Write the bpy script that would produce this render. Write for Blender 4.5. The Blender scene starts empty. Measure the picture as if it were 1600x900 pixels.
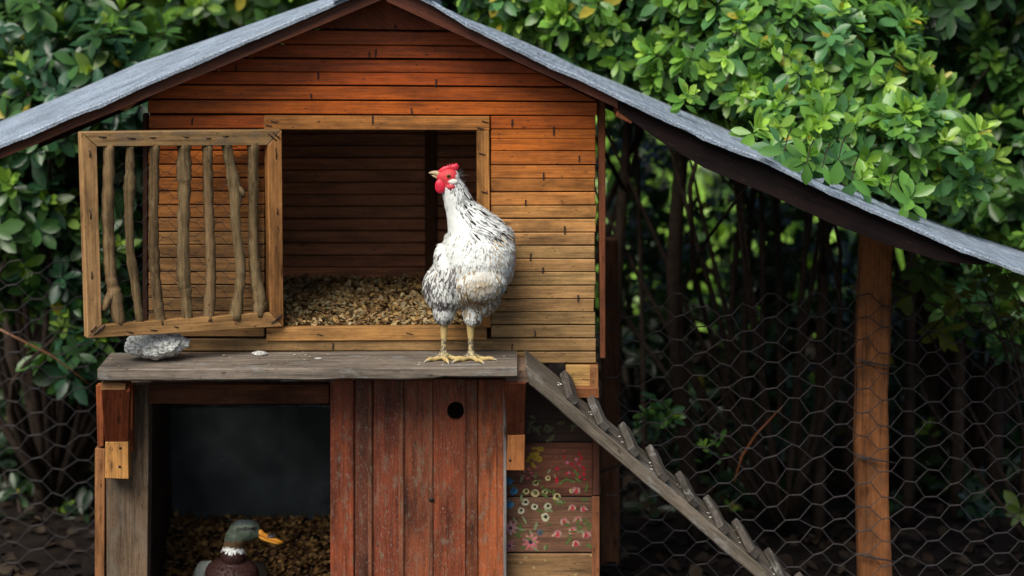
import bpy, bmesh, math, random
import numpy as np
from mathutils import Vector, Matrix, noise as mnoise
R = math.radians
scene = bpy.context.scene

# ------------------------------------------------------------------ camera
CAM = Vector((0.0, -6.0, 2.04)); PITCH = R(9.8); FPX = 3750.0
cd = bpy.data.cameras.new('camera'); cam = bpy.data.objects.new('camera', cd)
scene.collection.objects.link(cam); scene.camera = cam
cam.location = CAM; cam.rotation_euler = (R(90) - PITCH, 0, 0)
cd.sensor_width = 36; cd.lens = FPX / 1600 * 36; cd.clip_start = 0.1; cd.clip_end = 300
cd.dof.use_dof = True; cd.dof.aperture_fstop = 2.2; cd.dof.focus_distance = 5.97
# ------------------------------------------------------------------ sky, sun, exposure
SUN_EL, SUN_ROT = R(50), R(208)
w = bpy.data.worlds.new('World'); scene.world = w; w.use_nodes = True
nt = w.node_tree; bg = nt.nodes['Background']; sk = nt.nodes.new('ShaderNodeTexSky')
sk.sky_type = 'NISHITA'; sk.sun_disc = False; sk.sun_elevation = SUN_EL; sk.sun_rotation = SUN_ROT
sk.dust_density = 3.0; sk.air_density = 1.0
nt.links.new(sk.outputs[0], bg.inputs[0]); bg.inputs[1].default_value = 0.062
sl = bpy.data.lights.new('sun', 'SUN'); sun = bpy.data.objects.new('sun', sl); scene.collection.objects.link(sun)
sl.energy = 2.4; sl.angle = R(40); sl.color = (1, .95, .86)
sd = Vector((math.sin(SUN_ROT) * math.cos(SUN_EL), math.cos(SUN_ROT) * math.cos(SUN_EL), math.sin(SUN_EL)))
sun.rotation_euler = sd.to_track_quat('Z', 'Y').to_euler(); sun.location = (-3, -5, 8)
scene.view_settings.view_transform = 'Standard'; scene.view_settings.look = 'None'
scene.view_settings.exposure = 0.85; scene.view_settings.gamma = 1.0
scene.cycles.max_bounces = 6; scene.cycles.transparent_max_bounces = 8
scene.cycles.use_denoising = True

# ------------------------------------------------------------------ helpers
rng = random.Random(7); nr = np.random.default_rng(11)
FW = Vector((0, math.cos(PITCH), -math.sin(PITCH))); UP = Vector((0, math.sin(PITCH), math.cos(PITCH)))
def W(px, py, Y):
    """a point of the place, from where its edge was measured and its depth Y (metres behind the front wall)"""
    d = FW * FPX + Vector((1, 0, 0)) * (px - 800) + UP * (450 - py)
    t = (Y - CAM.y) / d.y
    return CAM + d * t
def PX(p):
    v = Vector(p) - CAM; z = v.dot(FW)
    return 800 + v.x / z * FPX, 450 - v.dot(UP) / z * FPX
def K(Y): return (6 + Y) / FPX / math.cos(PITCH)      # metres per measured unit at depth Y
col = scene.collection
def link(o, parent=None):
    col.objects.link(o)
    if parent is not None: o.parent = parent
    return o
def tag(o, label=None, cat=None, group=None, kind=None):
    if label: o['label'] = label
    if cat: o['category'] = cat
    if group: o['group'] = group
    if kind: o['kind'] = kind
    return o
def empty(name, loc=(0, 0, 0), parent=None):
    o = bpy.data.objects.new(name, None); o.location = loc; o.empty_display_size = .05
    return link(o, parent)
def rel(o, parent):
    """parent keeping the world place (parents are never rotated)"""
    if parent is not None:
        o.parent = parent
        loc = Vector((0, 0, 0)); p = parent
        while p is not None: loc += p.location; p = p.parent
        o.matrix_basis = Matrix.Translation(-loc) @ o.matrix_basis
def ob(name, me, mat, parent=None, mtx=None, color=None, smooth=False):
    o = bpy.data.objects.new(name, me); col.objects.link(o)
    if mat is not None and not me.materials: me.materials.append(mat)
    if mtx is not None: o.matrix_basis = mtx
    rel(o, parent)
    if color: o.color = (*color, 1)
    if smooth: me.polygons.foreach_set('use_smooth', [True] * len(me.polygons))
    return o
def frame(x, z):
    x = Vector(x).normalized(); z = Vector(z); z = (z - x * z.dot(x)).normalized(); y = z.cross(x)
    return Matrix((x, y, z)).transposed()
def prism(name, pts, thick, mat, parent=None, color=None, bev=.0015, back=None, jit=0.0):
    """solid from a front outline (world points); first edge is the grain direction; thick along -front normal"""
    pts = [Vector(p) for p in pts]
    n = (pts[1] - pts[0]).cross(pts[2] - pts[1]).normalized()
    if n.y > 0: n = -n
    xs = (pts[1] - pts[0])
    M3 = frame(xs, n); c = sum(pts, Vector()) / len(pts)
    inv = M3.transposed()
    bm = bmesh.new()
    f = [bm.verts.new(inv @ (p - c)) for p in pts]
    b = [bm.verts.new(inv @ (p - c) - Vector((0, 0, thick))) for p in pts]
    L = len(pts)
    bm.faces.new(f); bm.faces.new(b[::-1])
    for i in range(L): bm.faces.new((f[i], b[i], b[(i + 1) % L], f[(i + 1) % L]))
    bmesh.ops.recalc_face_normals(bm, faces=bm.faces)
    if bev: bmesh.ops.bevel(bm, geom=list(bm.edges), offset=bev, segments=1, affect='EDGES', clamp_overlap=True)
    me = bpy.data.meshes.new(name); bm.to_mesh(me); bm.free()
    return ob(name, me, mat, parent, Matrix.Translation(c) @ M3.to_4x4(), color)
def slab(name, p0, p1, p2, p3, Y, thick, mat, parent=None, color=None, bev=.0015):
    """prism from four measured corners on the upright plane Y"""
    ys = Y if callable(Y) else (lambda x: Y)
    return prism(name, [W(p[0], p[1], ys(p[0])) for p in (p0, p1, p2, p3)], thick, mat, parent, color, bev)
def rect(name, x0, y0, x1, y1, Y, thick, mat, parent=None, color=None, vert=False, bev=.0015, j=0.0):
    g = lambda: rng.uniform(-j, j)
    c = [(x0 + g(), y0 + g()), (x1 + g(), y0 + g()), (x1 + g(), y1 + g()), (x0 + g(), y1 + g())]
    if vert: c = c[1:] + c[:1]
    return slab(name, *c, Y, thick, mat, parent, color, bev)
def beam(name, p0, p1, wdir, width, thick, mat, parent=None, color=None, bev=.002, seg=1, jit=0):
    """box along p0>p1; width along wdir, thick along the third axis; p0,p1 is its centre line"""
    p0 = Vector(p0); p1 = Vector(p1); x = (p1 - p0); L = x.length
    x.normalize(); y = Vector(wdir); y = (y - x * y.dot(x)).normalized(); z = x.cross(y)
    M3 = Matrix((x, y, z)).transposed()
    bm = bmesh.new(); rings = []
    for i in range(seg + 1):
        a = -L / 2 + L * i / seg; dy = rng.uniform(-jit, jit); dz = rng.uniform(-jit, jit)
        rings.append([bm.verts.new((a, sy * width / 2 + dy + rng.uniform(-jit, jit) * .4, sz * thick / 2 + dz)) for sy, sz in ((-1, -1), (1, -1), (1, 1), (-1, 1))])
    bm.faces.new(rings[0][::-1]); bm.faces.new(rings[-1])
    for a, b in zip(rings, rings[1:]):
        for k in range(4): bm.faces.new((a[k], a[(k + 1) % 4], b[(k + 1) % 4], b[k]))
    bmesh.ops.recalc_face_normals(bm, faces=bm.faces)
    if bev: bmesh.ops.bevel(bm, geom=[e for e in bm.edges if e.calc_face_angle(0) > .5], offset=bev, segments=1, affect='EDGES', clamp_overlap=True)
    me = bpy.data.meshes.new(name); bm.to_mesh(me); bm.free()
    return ob(name, me, mat, parent, Matrix.Translation((p0 + p1) / 2) @ M3.to_4x4(), color)
def tube_data(pts, rad, sides=8, bump=0.0, V=None, F=None, cap=True):
    V = [] if V is None else V; F = [] if F is None else F
    pts = [Vector(p) for p in pts]; n = len(pts); base = len(V)
    if not hasattr(rad, '__len__'): rad = [rad] * n
    ref = None
    for i, p in enumerate(pts):
        t = (pts[min(i + 1, n - 1)] - pts[max(i - 1, 0)])
        if t.length < 1e-9: t = Vector((0, 0, 1))
        t.normalize()
        if ref is None: ref = Vector((0, 1, 0)) if abs(t.y) < .8 else Vector((1, 0, 0))
        u = (ref - t * ref.dot(t)).normalized(); v = t.cross(u); ref = u
        for k in range(sides):
            a = 2 * math.pi * k / sides
            r = rad[i] * (1 + (rng.uniform(-bump, bump) if bump else 0))
            V.append(tuple(p + (u * math.cos(a) + v * math.sin(a)) * r))
    for i in range(n - 1):
        for k in range(sides):
            a = base + i * sides + k; b = base + i * sides + (k + 1) % sides
            F.append((a, b, b + sides, a + sides))
    if cap:
        F.append(tuple(base + k for k in range(sides))[::-1]); F.append(tuple(base + (n - 1) * sides + k for k in range(sides)))
    return V, F
def mesh(name, V, F):
    me = bpy.data.meshes.new(name); me.from_pydata([tuple(v) for v in V], [], F); me.update(); return me
def tube(name, pts, rad, mat, parent=None, color=None, sides=8, bump=0.0, smooth=True):
    V, F = tube_data(pts, rad, sides, bump)
    return ob(name, mesh(name, V, F), mat, parent, None, color, smooth)
def resample(pts, n):
    """Catmull-Rom through points (tuples of any length)"""
    P = [np.array(p, float) for p in pts]; P = [2 * P[0] - P[1]] + P + [2 * P[-1] - P[-2]]
    out = []; m = len(P) - 3
    for i in range(n + 1):
        s = i / n * m; k = min(int(s), m - 1); t = s - k
        a, b, c, d = P[k:k + 4]
        out.append(.5 * (2 * b + (c - a) * t + (2 * a - 5 * b + 4 * c - d) * t * t + (3 * b - a - 3 * c + d) * t ** 3))
    return out

# ------------------------------------------------------------------ materials
def new_mat(name):
    m = bpy.data.materials.new(name); m.use_nodes = True; t = m.node_tree
    return m, t, t.nodes['Principled BSDF']
def N(t, typ, **kw):
    n = t.nodes.new(typ)
    for k, v in kw.items(): setattr(n, k, v)
    return n
def ramp(t, src, stops):
    r = N(t, 'ShaderNodeValToRGB'); e = r.color_ramp.elements
    while len(e) < len(stops): e.new(.5)
    for q, (p, c) in zip(e, stops): q.position = p; q.color = (c, c, c, 1) if not hasattr(c, '__len__') else (*c, 1)
    t.links.new(src, r.inputs[0]); return r.outputs[0]
def noise(t, vec, scale, detail=4, rough=.6, dist=0):
    n = N(t, 'ShaderNodeTexNoise'); n.inputs['Scale'].default_value = scale; n.inputs['Detail'].default_value = detail
    n.inputs['Roughness'].default_value = rough; n.inputs['Distortion'].default_value = dist
    if vec is not None: t.links.new(vec, n.inputs['Vector'])
    return n.outputs['Fac']
def mapping(t, vec, sc):
    m = N(t, 'ShaderNodeMapping'); m.inputs['Scale'].default_value = sc; t.links.new(vec, m.inputs['Vector']); return m.outputs[0]
def mix(t, a, b, fac, mode='MIX'):
    m = N(t, 'ShaderNodeMix', data_type='RGBA', blend_type=mode)
    for s, v in ((m.inputs[6], a), (m.inputs[7], b), (m.inputs[0], fac)):
        if hasattr(v, 'is_output'): t.links.new(v, s)
        elif hasattr(v, '__len__'): s.default_value = (*v, 1)
        else: s.default_value = v
    return m.outputs[2]
def bump(t, bs, h, strength=.3, dist=.002):
    b = N(t, 'ShaderNodeBump'); b.inputs['Strength'].default_value = strength; b.inputs['Distance'].default_value = dist
    t.links.new(h, b.inputs['Height']); t.links.new(b.outputs[0], bs.inputs['Normal'])
def obj_coords(t):
    tc = N(t, 'ShaderNodeTexCoord'); oi = N(t, 'ShaderNodeObjectInfo')
    mu = N(t, 'ShaderNodeMath', operation='MULTIPLY'); mu.inputs[1].default_value = 37.0
    t.links.new(oi.outputs['Random'], mu.inputs[0])
    ad = N(t, 'ShaderNodeVectorMath', operation='ADD'); t.links.new(tc.outputs['Object'], ad.inputs[0]); t.links.new(mu.outputs[0], ad.inputs[1])
    return ad.outputs[0], oi
def wood(name, rough=.6, grain=.55, patch=None, patch_lo=.55, patch_w=.12, patch_scale=9, dirt=.5, spec=.3, speck=None):
    m, t, bs = new_mat(name); vec, oi = obj_coords(t)
    g1 = noise(t, mapping(t, vec, (3, 60, 60)), 1.6, 5, .65, .6)
    g2 = noise(t, mapping(t, vec, (9, 320, 320)), 1.0, 3, .6)
    big = noise(t, mapping(t, vec, (1, 3, 3)), 4.5, 4, .6)
    c = mix(t, oi.outputs['Color'], ramp(t, g1, ((.3, 1 - grain), (.55, 1.0), (.75, 1.12))), 1.0, 'MULTIPLY')
    c = mix(t, c, ramp(t, g2, ((.3, .72), (.6, 1.05))), .8, 'MULTIPLY')
    c = mix(t, c, ramp(t, big, ((.28, 1 - dirt), (.5, 1.0), (.8, 1.15))), 1.0, 'MULTIPLY')
    kn = N(t, 'ShaderNodeTexVoronoi', feature='DISTANCE_TO_EDGE' if False else 'F1'); kn.inputs['Scale'].default_value = 1.0
    t.links.new(mapping(t, vec, (4.5, 14, 14)), kn.inputs['Vector'])
    c = mix(t, c, (.05, .018, .006), ramp(t, kn.outputs['Distance'], ((.03, .75), (.1, 0.0))))
    fk = noise(t, mapping(t, vec, (.35, 1, 1)), 130, 3, .6)
    c = mix(t, c, (.035, .018, .010), ramp(t, fk, ((.64, 0), (.70, .75))))
    sc_ = noise(t, mapping(t, vec, (.5, 1, 1)), 60, 5, .8)
    c = mix(t, c, ramp(t, sc_, ((.35, .78), (.65, 1.1))), 1.0, 'MULTIPLY')
    if patch:
        pn = noise(t, mapping(t, vec, (1, 2.4, 2.4)), patch_scale, 7, .72)
        c = mix(t, c, patch, ramp(t, pn, ((patch_lo, 0), (patch_lo + patch_w, .85))))
    if speck:
        sp = noise(t, mapping(t, vec, (.6, 1.6, 1.6)), 170, 4, .75)
        c = mix(t, c, speck, ramp(t, sp, ((.58, 0), (.72, .7))))
    t.links.new(c, bs.inputs['Base Color']); bs.inputs['Roughness'].default_value = rough
    bs.inputs['Specular IOR Level'].default_value = spec
    ad = N(t, 'ShaderNodeMath', operation='ADD'); t.links.new(g1, ad.inputs[0]); t.links.new(g2, ad.inputs[1])
    bump(t, bs, ad.outputs[0], .35, .002)
    return m
M = {}
M['stain'] = wood('stained_wood', .5, .55, dirt=.6, spec=.3)
M['weather'] = wood('weathered_wood', .8, .6, patch=(.14, .125, .10), patch_lo=.5, patch_w=.2, dirt=.6, spec=.15)
M['grey'] = wood('grey_wood', .85, .65, patch=(.24, .245, .235), patch_lo=.56, patch_w=.12, dirt=.5, spec=.12)
M['red'] = wood('red_painted_wood', .55, .6, patch=(.17, .125, .085), patch_lo=.54, patch_w=.14, patch_scale=24, dirt=.8, spec=.35, speck=(.36, .33, .28))
M['mottled'] = wood('mottled_wood', .75, .6, patch=(.11, .055, .03), patch_lo=.48, patch_w=.2, patch_scale=12, dirt=.75, spec=.15)
M['dark'] = wood('dark_wood', .8, .5, dirt=.6, spec=.15)
M['bark'] = wood('stick_bark', .9, .65, patch=(.20, .165, .10), patch_lo=.55, patch_w=.15, patch_scale=30, dirt=.55, spec=.1)
def simple(name, colr, rough=.6, spec=.3, var=.3, scale=30, bmp=0.0, metal=0.0):
    m, t, bs = new_mat(name); tc = N(t, 'ShaderNodeTexCoord')
    n = noise(t, tc.outputs['Object'], scale, 5, .65)
    c = mix(t, colr, ramp(t, n, ((.3, 1 - var), (.7, 1 + var * .5))), 1.0, 'MULTIPLY')
    t.links.new(c, bs.inputs['Base Color']); bs.inputs['Roughness'].default_value = rough
    bs.inputs['Specular IOR Level'].default_value = spec; bs.inputs['Metallic'].default_value = metal
    if bmp: bump(t, bs, n, bmp, .004)
    return m
def objcol(name, rough=.6, spec=.3, attr=False, var=.25, scale=40, trans=0.0, bmp=0.0, sheen=0):
    m, t, bs = new_mat(name); vec, oi = obj_coords(t)
    if attr:
        a = N(t, 'ShaderNodeAttribute'); a.attribute_name = 'Col'; src = a.outputs['Color']
    else: src = oi.outputs['Color']
    n = noise(t, vec, scale, 4, .6)
    c = mix(t, src, ramp(t, n, ((.3, 1 - var), (.7, 1 + var * .5))), 1.0, 'MULTIPLY')
    t.links.new(c, bs.inputs['Base Color']); bs.inputs['Roughness'].default_value = rough
    bs.inputs['Specular IOR Level'].default_value = spec
    if bmp: bump(t, bs, n, bmp, .003)
    if trans:
        tr = N(t, 'ShaderNodeBsdfTranslucent'); mx = N(t, 'ShaderNodeMixShader'); mx.inputs[0].default_value = trans
        c2 = mix(t, c, (1.25, 1.25, .55), 1.0, 'MULTIPLY'); t.links.new(c2, tr.inputs['Color'])
        t.links.new(bs.outputs[0], mx.inputs[1]); t.links.new(tr.outputs[0], mx.inputs[2])
        t.links.new(mx.outputs[0], t.nodes['Material Output'].inputs['Surface'])
    return m
M['nail'] = simple('rusty_nail', (.03, .018, .014), .7)
M['wire'] = simple('galvanised_wire', (.040, .035, .036), .6, .3, .4, 60)
M['leaf'] = objcol('leaf', .33, .5, attr=True, var=.3, scale=25, trans=.3)
M['leaf_obj'] = objcol('leaf_single', .33, .5, attr=False, var=.25, scale=40, trans=.3)
M['litter'] = objcol('dry_leaves', .8, .2, attr=True, var=.35, scale=60)
M['attr'] = objcol('plumage', .7, .15, attr=True, var=.12, scale=160)
M['skin'] = objcol('bird_skin', .55, .35, attr=True, var=.2, scale=260, bmp=.5)
M['paint'] = objcol('flower_paint', .7, .2, attr=True, var=.4, scale=160)
M['obj'] = objcol('plain', .45, .4, var=.2, scale=150, bmp=.2)
M['trunk'] = simple('bark', (.045, .032, .024), .9, .1, .5, 40, .6)
M['soil'] = simple('soil', (.014, .010, .008), .95, .1, .6, 14, .6)
def roof_mat():
    m, t, bs = new_mat('roof_felt'); tc = N(t, 'ShaderNodeTexCoord'); v = tc.outputs['Object']
    a = noise(t, v, 220, 4, .7); b = noise(t, v, 7, 5, .65); c_ = noise(t, mapping(t, v, (3, 40, 3)), 2, 5, .7)
    c = mix(t, (.12, .16, .21), (.41, .48, .57), ramp(t, a, ((.38, 0), (.62, 1))))
    c = mix(t, c, ramp(t, b, ((.3, .55), (.6, 1.1))), 1.0, 'MULTIPLY')
    c = mix(t, c, (.50, .57, .65), ramp(t, c_, ((.55, 0), (.75, .55))))
    c = mix(t, c, (.10, .11, .06), ramp(t, noise(t, v, 16, 6, .7), ((.62, 0), (.7, .6))))
    t.links.new(c, bs.inputs['Base Color']); bs.inputs['Roughness'].default_value = .75; bs.inputs['Specular IOR Level'].default_value = .3
    bump(t, bs, a, .5, .003); return m
M['roof'] = roof_mat()
def stone_mat():
    m, t, bs = new_mat('pale_stone'); tc = N(t, 'ShaderNodeTexCoord'); v = tc.outputs['Object']
    a = noise(t, v, 110, 6, .8); b = noise(t, v, 40, 4, .6)
    c = mix(t, (.15, .145, .125), (.56, .58, .55), ramp(t, a, ((.40, 0), (.52, 1))))
    c = mix(t, c, (.10, .06, .03), ramp(t, b, ((.60, 0), (.72, .8))))
    sp = N(t, 'ShaderNodeSeparateXYZ'); t.links.new(v, sp.inputs[0])
    c = mix(t, (.16, .09, .05), c, ramp(t, sp.outputs['Z'], ((.001, 0), (.012, 1))))   # browner towards its base
    t.links.new(c, bs.inputs['Base Color']); bs.inputs['Roughness'].default_value = 1.0; bs.inputs['Specular IOR Level'].default_value = .1; bump(t, bs, a, .25, .002); return m
M['stone'] = stone_mat()
def glass_mat():
    m, t, bs = new_mat('dusty_glass')
    bs.inputs['Base Color'].default_value = (.012, .016, .018, 1); bs.inputs['Roughness'].default_value = .12
    tr = N(t, 'ShaderNodeBsdfTransparent'); tr.inputs[0].default_value = (.55, .62, .62, 1)
    d = N(t, 'ShaderNodeBsdfDiffuse'); d.inputs[0].default_value = (.16, .19, .2, 1)
    m1 = N(t, 'ShaderNodeMixShader'); m1.inputs[0].default_value = .45
    m2 = N(t, 'ShaderNodeMixShader'); tc = N(t, 'ShaderNodeTexCoord')
    t.links.new(ramp(t, noise(t, tc.outputs['Object'], 8, 6, .65), ((.4, .13), (.68, .36))), m2.inputs[0])
    t.links.new(bs.outputs[0], m1.inputs[1]); t.links.new(tr.outputs[0], m1.inputs[2])
    t.links.new(m1.outputs[0], m2.inputs[1]); t.links.new(d.outputs[0], m2.inputs[2])
    t.links.new(m2.outputs[0], t.nodes['Material Output'].inputs['Surface']); return m
M['glass'] = glass_mat()
def set_cols(me, cols, name='Col'):
    a = me.attributes.new(name, 'FLOAT_COLOR', 'POINT')
    c = np.ones((len(me.vertices), 4), np.float32); c[:, :3] = cols; a.data.foreach_set('color', c.ravel())

# ------------------------------------------------------------------ ground
bm = bmesh.new(); bmesh.ops.create_grid(bm, x_segments=120, y_segments=120, size=60)
for v in bm.verts:
    d = math.hypot(v.co.x, v.co.y)
    v.co.z = -.012 + (mnoise.noise(v.co * .3) * .12 if d > 9 else 0)
me = bpy.data.meshes.new('ground'); bm.to_mesh(me); bm.free()
tag(ob('ground', me, M['soil'], smooth=True), kind='structure')

# ------------------------------------------------------------------ the coop
coop = empty('chicken_coop', (0.03, .3, 0))
tag(coop, 'orange-brown wooden chicken coop with clapboard gable, felt roof and raised open hatch', 'chicken coop')
def lerp(a, b, t): return a + (b - a) * t
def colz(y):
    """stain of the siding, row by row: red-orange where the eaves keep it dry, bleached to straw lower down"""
    st = [(0, (.24, .050, .013)), (70, (.40, .082, .013)), (120, (.42, .080, .009)), (170, (.52, .110, .010)), (230, (.50, .135, .016)), (300, (.48, .19, .042)),  # topmost rows darkened as well, eave shade put into the stain
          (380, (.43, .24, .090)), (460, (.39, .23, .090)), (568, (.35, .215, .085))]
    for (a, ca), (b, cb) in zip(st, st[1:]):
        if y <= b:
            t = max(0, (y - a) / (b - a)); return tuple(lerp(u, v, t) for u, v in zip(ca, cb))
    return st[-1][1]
def jc(c, j=.13):
    k = 1 + rng.uniform(-j, j); h = rng.uniform(-.05, .05)
    return (c[0] * k, c[1] * k * (1 + h), c[2] * k * (1 + h))
# gable outline: left and right limit of the wall at height y
def xl(y): return 231 if y > 152 else 604 - (604 - 231) * (y + 4) / 156
def xr(y): return 933 if y > 155 else 604 + (933 - 604) * (y - 0) / 155
TH = .016
rows = [(-4, 46), (49, 70), (71.5, 90.5), (94, 113), (114, 133), (135.5, 156), (158.5, 178.5)]
for i, (a, b) in enumerate(rows):
    sl_ = 4 if i in (3, 4, 5, 6) else 3
    L0, R0, L1, R1 = xl(a), xr(a), xl(b), xr(b)
    if i == 0: L0, R0 = 602, 606
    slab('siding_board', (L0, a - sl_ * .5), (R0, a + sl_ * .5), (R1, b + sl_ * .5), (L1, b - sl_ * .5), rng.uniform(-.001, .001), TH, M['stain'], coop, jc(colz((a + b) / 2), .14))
ys = [181, 202, 236, 258, 279, 300, 321, 341.5, 363, 383.5, 404, 425, 446, 467, 487.5, 508, 528, 549, 568]
for a, b in zip(ys, ys[1:]):
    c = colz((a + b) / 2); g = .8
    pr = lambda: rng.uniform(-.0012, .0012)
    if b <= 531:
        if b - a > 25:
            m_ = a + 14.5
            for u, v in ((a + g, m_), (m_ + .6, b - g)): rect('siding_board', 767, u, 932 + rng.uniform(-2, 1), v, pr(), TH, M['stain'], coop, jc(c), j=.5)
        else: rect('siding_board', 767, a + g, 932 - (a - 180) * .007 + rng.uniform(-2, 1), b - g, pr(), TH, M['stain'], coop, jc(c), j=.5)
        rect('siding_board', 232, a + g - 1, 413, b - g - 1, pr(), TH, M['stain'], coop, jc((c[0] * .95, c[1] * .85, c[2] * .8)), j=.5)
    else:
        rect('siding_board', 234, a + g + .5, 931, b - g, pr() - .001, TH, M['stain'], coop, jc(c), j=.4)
# dark backing sheet behind the board joints, with the hatch left open
bkm = M['dark']; bkc = (.035, .018, .010)
bx = .0185
def backing(x0, y0, x1, y1): rect('backing_sheet', x0, y0, x1, y1, bx, .006, bkm, coop, bkc, bev=0)
backing(234, 157, 418, 566); backing(762, 157, 930, 566); backing(418.5, 157, 761.5, 190); backing(418.5, 528, 761.5, 566)
prism('backing_sheet', [W(604, 2, bx), W(928, 156, bx), W(236, 156, bx)], .006, bkm, coop, bkc, bev=0)
# hatch surround
fc = (.42, .165, .038)
slab('hatch_rail', (412, 180.5), (765, 182), (765, 203.5), (412, 202.5), -.006, .028, M['stain'], coop, fc)
slab('hatch_jamb', (764.5, 204), (767, 512), (746, 512), (744.5, 204), -.006, .028, M['stain'], coop, (.43, .19, .05))
slab('hatch_jamb', (439, 203), (441, 512), (416, 512), (414, 203), -.006, .028, M['stain'], coop, fc)
slab('hatch_sill', (416, 512.5), (760, 510), (761, 531.5), (416, 533), -.008, .03, M['stain'], coop, (.40, .20, .06))
# staples left in the boards
for (x, y) in ((577, 86), (587, 83), (497, 118), (681, 130), (369, 107), (486, 150), (643, 174), (582, 187), (617, 44), (849, 275), (821, 316), (882, 359), (829, 401), (848, 422),
               (836, 521), (800, 542), (712, 518), (865, 205), (905, 248), (300, 190), (800, 192), (262, 545), (520, 541), (903, 466), (790, 455)):
    s = rng.uniform(4, 6.5); a = rng.uniform(-.8, .8)
    slab('staple', (x - 1 + a, y - s), (x - 1 - a, y + s), (x + 1.2 - a, y + s), (x + 1.2 + a, y - s), -.0035 if not (411 < x < 766 and 180 < y < 204) else -.0095, .006, M['nail'], coop, bev=0)
for (x, y) in ((750, 200), (757, 300), (753, 240), (420, 196), (428, 190), (758, 190), (500, 523), (640, 521), (420, 520)):
    slab('staple', (x - 5, y - 1.5), (x + 5, y + 1), (x + 5, y + 2), (x - 5, y), -.0095, .006, M['nail'], coop, bev=0)
# interior
DB = .66
zt = [208 + 19.0 * i for i in range(0, 16)]
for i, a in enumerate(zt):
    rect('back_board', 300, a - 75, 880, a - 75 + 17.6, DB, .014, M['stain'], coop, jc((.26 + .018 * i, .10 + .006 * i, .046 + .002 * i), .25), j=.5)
rect('backing_sheet', 300, 130, 880, 520, DB + .0145, .006, M['dark'], coop, (.03, .015, .01), bev=0)  # sheet added so no light shows through the back board gaps
rect('back_board', 664, 120, 682, 470, DB - .02, .018, M['dark'], coop, (.10, .042, .02), vert=True)
for xs in (240, 922):
    p = W(xs, 300, 0)
    top = W(xs, 150, 0).z; bot = W(xs, 566, 0).z; n = 12
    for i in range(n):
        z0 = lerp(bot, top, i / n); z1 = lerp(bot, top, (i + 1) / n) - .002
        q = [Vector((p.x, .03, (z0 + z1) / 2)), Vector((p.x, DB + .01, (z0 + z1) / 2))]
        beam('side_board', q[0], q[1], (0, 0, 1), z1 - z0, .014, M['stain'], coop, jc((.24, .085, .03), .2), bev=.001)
f0 = W(236, 560, 0); f1 = W(928, 560, 0)
beam('coop_floor', (f0.x, .345, f0.z), (f1.x, .345, f1.z), (0, 1, 0), .64, .018, M['dark'], coop, (.14, .07, .03))
# right corner trim and lower block
slab('corner_trim', (934, 158), (938, 560), (946, 560), (946, 158), .008, .05, M['dark'], coop, (.17, .058, .026))
rect('corner_trim', 223, 178, 230.5, 560, .012, .03, M['dark'], coop, (.05, .022, .014), vert=True)
rect('corner_block', 884, 571, 926, 607, -.01, .05, M['stain'], coop, (.46, .27, .09))
rect('corner_block', 922, 573, 935, 618, -.03, .06, M['stain'], coop, (.30, .13, .05), vert=True)
rect('corner_block', 899, 606, 936, 622, -.035, .06, M['stain'], coop, (.30, .11, .04))
# ---- roof
def interp(tab, x):
    xs, ysv = zip(*tab); return float(np.interp(x, xs, ysv))
YF, YB = -.16, .75
Lb = [(-200, 317), (0, 232), (60, 208), (110, 186), (165, 165), (220, 139), (300, 105), (405, 60), (497, 21), (600, -24)]
Lt = [(-200, 272), (0, 190), (130, 137), (220, 97), (300, 70), (405, 33), (497, 1), (560, -24), (620, -48)]
Rb = [(590, -30), (673, 7), (729, 42), (775, 65), (821, 88), (867, 111), (900, 123), (975, 160), (1050, 195), (1125, 230), (1200, 257), (1250, 283), (1325, 317), (1400, 349), (1500, 393), (1600, 430), (1760, 492)]
Rt = [(560, -62), (660, -4), (729, 29), (775, 46), (867, 86), (900, 103), (960, 127), (1050, 166), (1125, 197), (1250, 258), (1400, 322), (1500, 361), (1600, 394), (1760, 455)]
def roof_sheet(name, bot, topc, xs, lip=.011, thick=.012, jag=.004, lift=0.0, yoff=0.0):
    V, F = [], []
    ny = 7
    for i, x in enumerate(xs):
        f = W(x, interp(bot, x), YF - yoff); X = f.x
        jg = mnoise.noise(Vector((x * .035, 3.1, lift * 50))) * jag + mnoise.noise(Vector((x * .11, 1.1, 0))) * jag * .5
        zf = f.z + lip + lift
        xb = PX((X, YB, zf))[0]; b = W(xb, interp(topc, xb), YB)
        prof = [(YF - yoff + .001, zf - lip + jg * .8), (YF - yoff, zf - .003)]
        for k in range(ny): prof.append((lerp(YF - yoff + .004, YB, k / (ny - 1)), lerp(zf + .001, b.z + lift, k / (ny - 1)) + (rng.uniform(-.002, .002) if 0 < k < ny - 1 else 0)))
        prof.append((YB, b.z - thick + lift)); prof.append((YF - yoff + .012, zf - thick))
        prof.append((YF - yoff + .010, zf - lip + jg * .8))
        V += [(X, y, z) for y, z in prof]; m_ = len(prof)
    for i in range(len(xs) - 1):
        for k in range(m_):
            a = i * m_ + k; b = i * m_ + (k + 1) % m_; F.append((a, a + m_, b + m_, b))
    F.append(tuple(range(m_))); F.append(tuple(range((len(xs) - 1) * m_, len(xs) * m_))[::-1])
    me = mesh(name, V, F); bm = bmesh.new(); bm.from_mesh(me); bmesh.ops.recalc_face_normals(bm, faces=bm.faces); bm.to_mesh(me); bm.free()
    return ob(name, me, M['roof'], coop)
roof_sheet('roof_sheet', Lb, Lt, [-190 + 6 * i for i in range(131)] + [597])
roof_sheet('roof_sheet', Rb, Rt, [602] + [606 + 6 * i for i in range(190)])
roof_sheet('ridge_cap', Lb, Lt, [520 + 4 * i for i in range(20)] + [599], lift=.012, yoff=.012, lip=.018, jag=.008)
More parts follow.
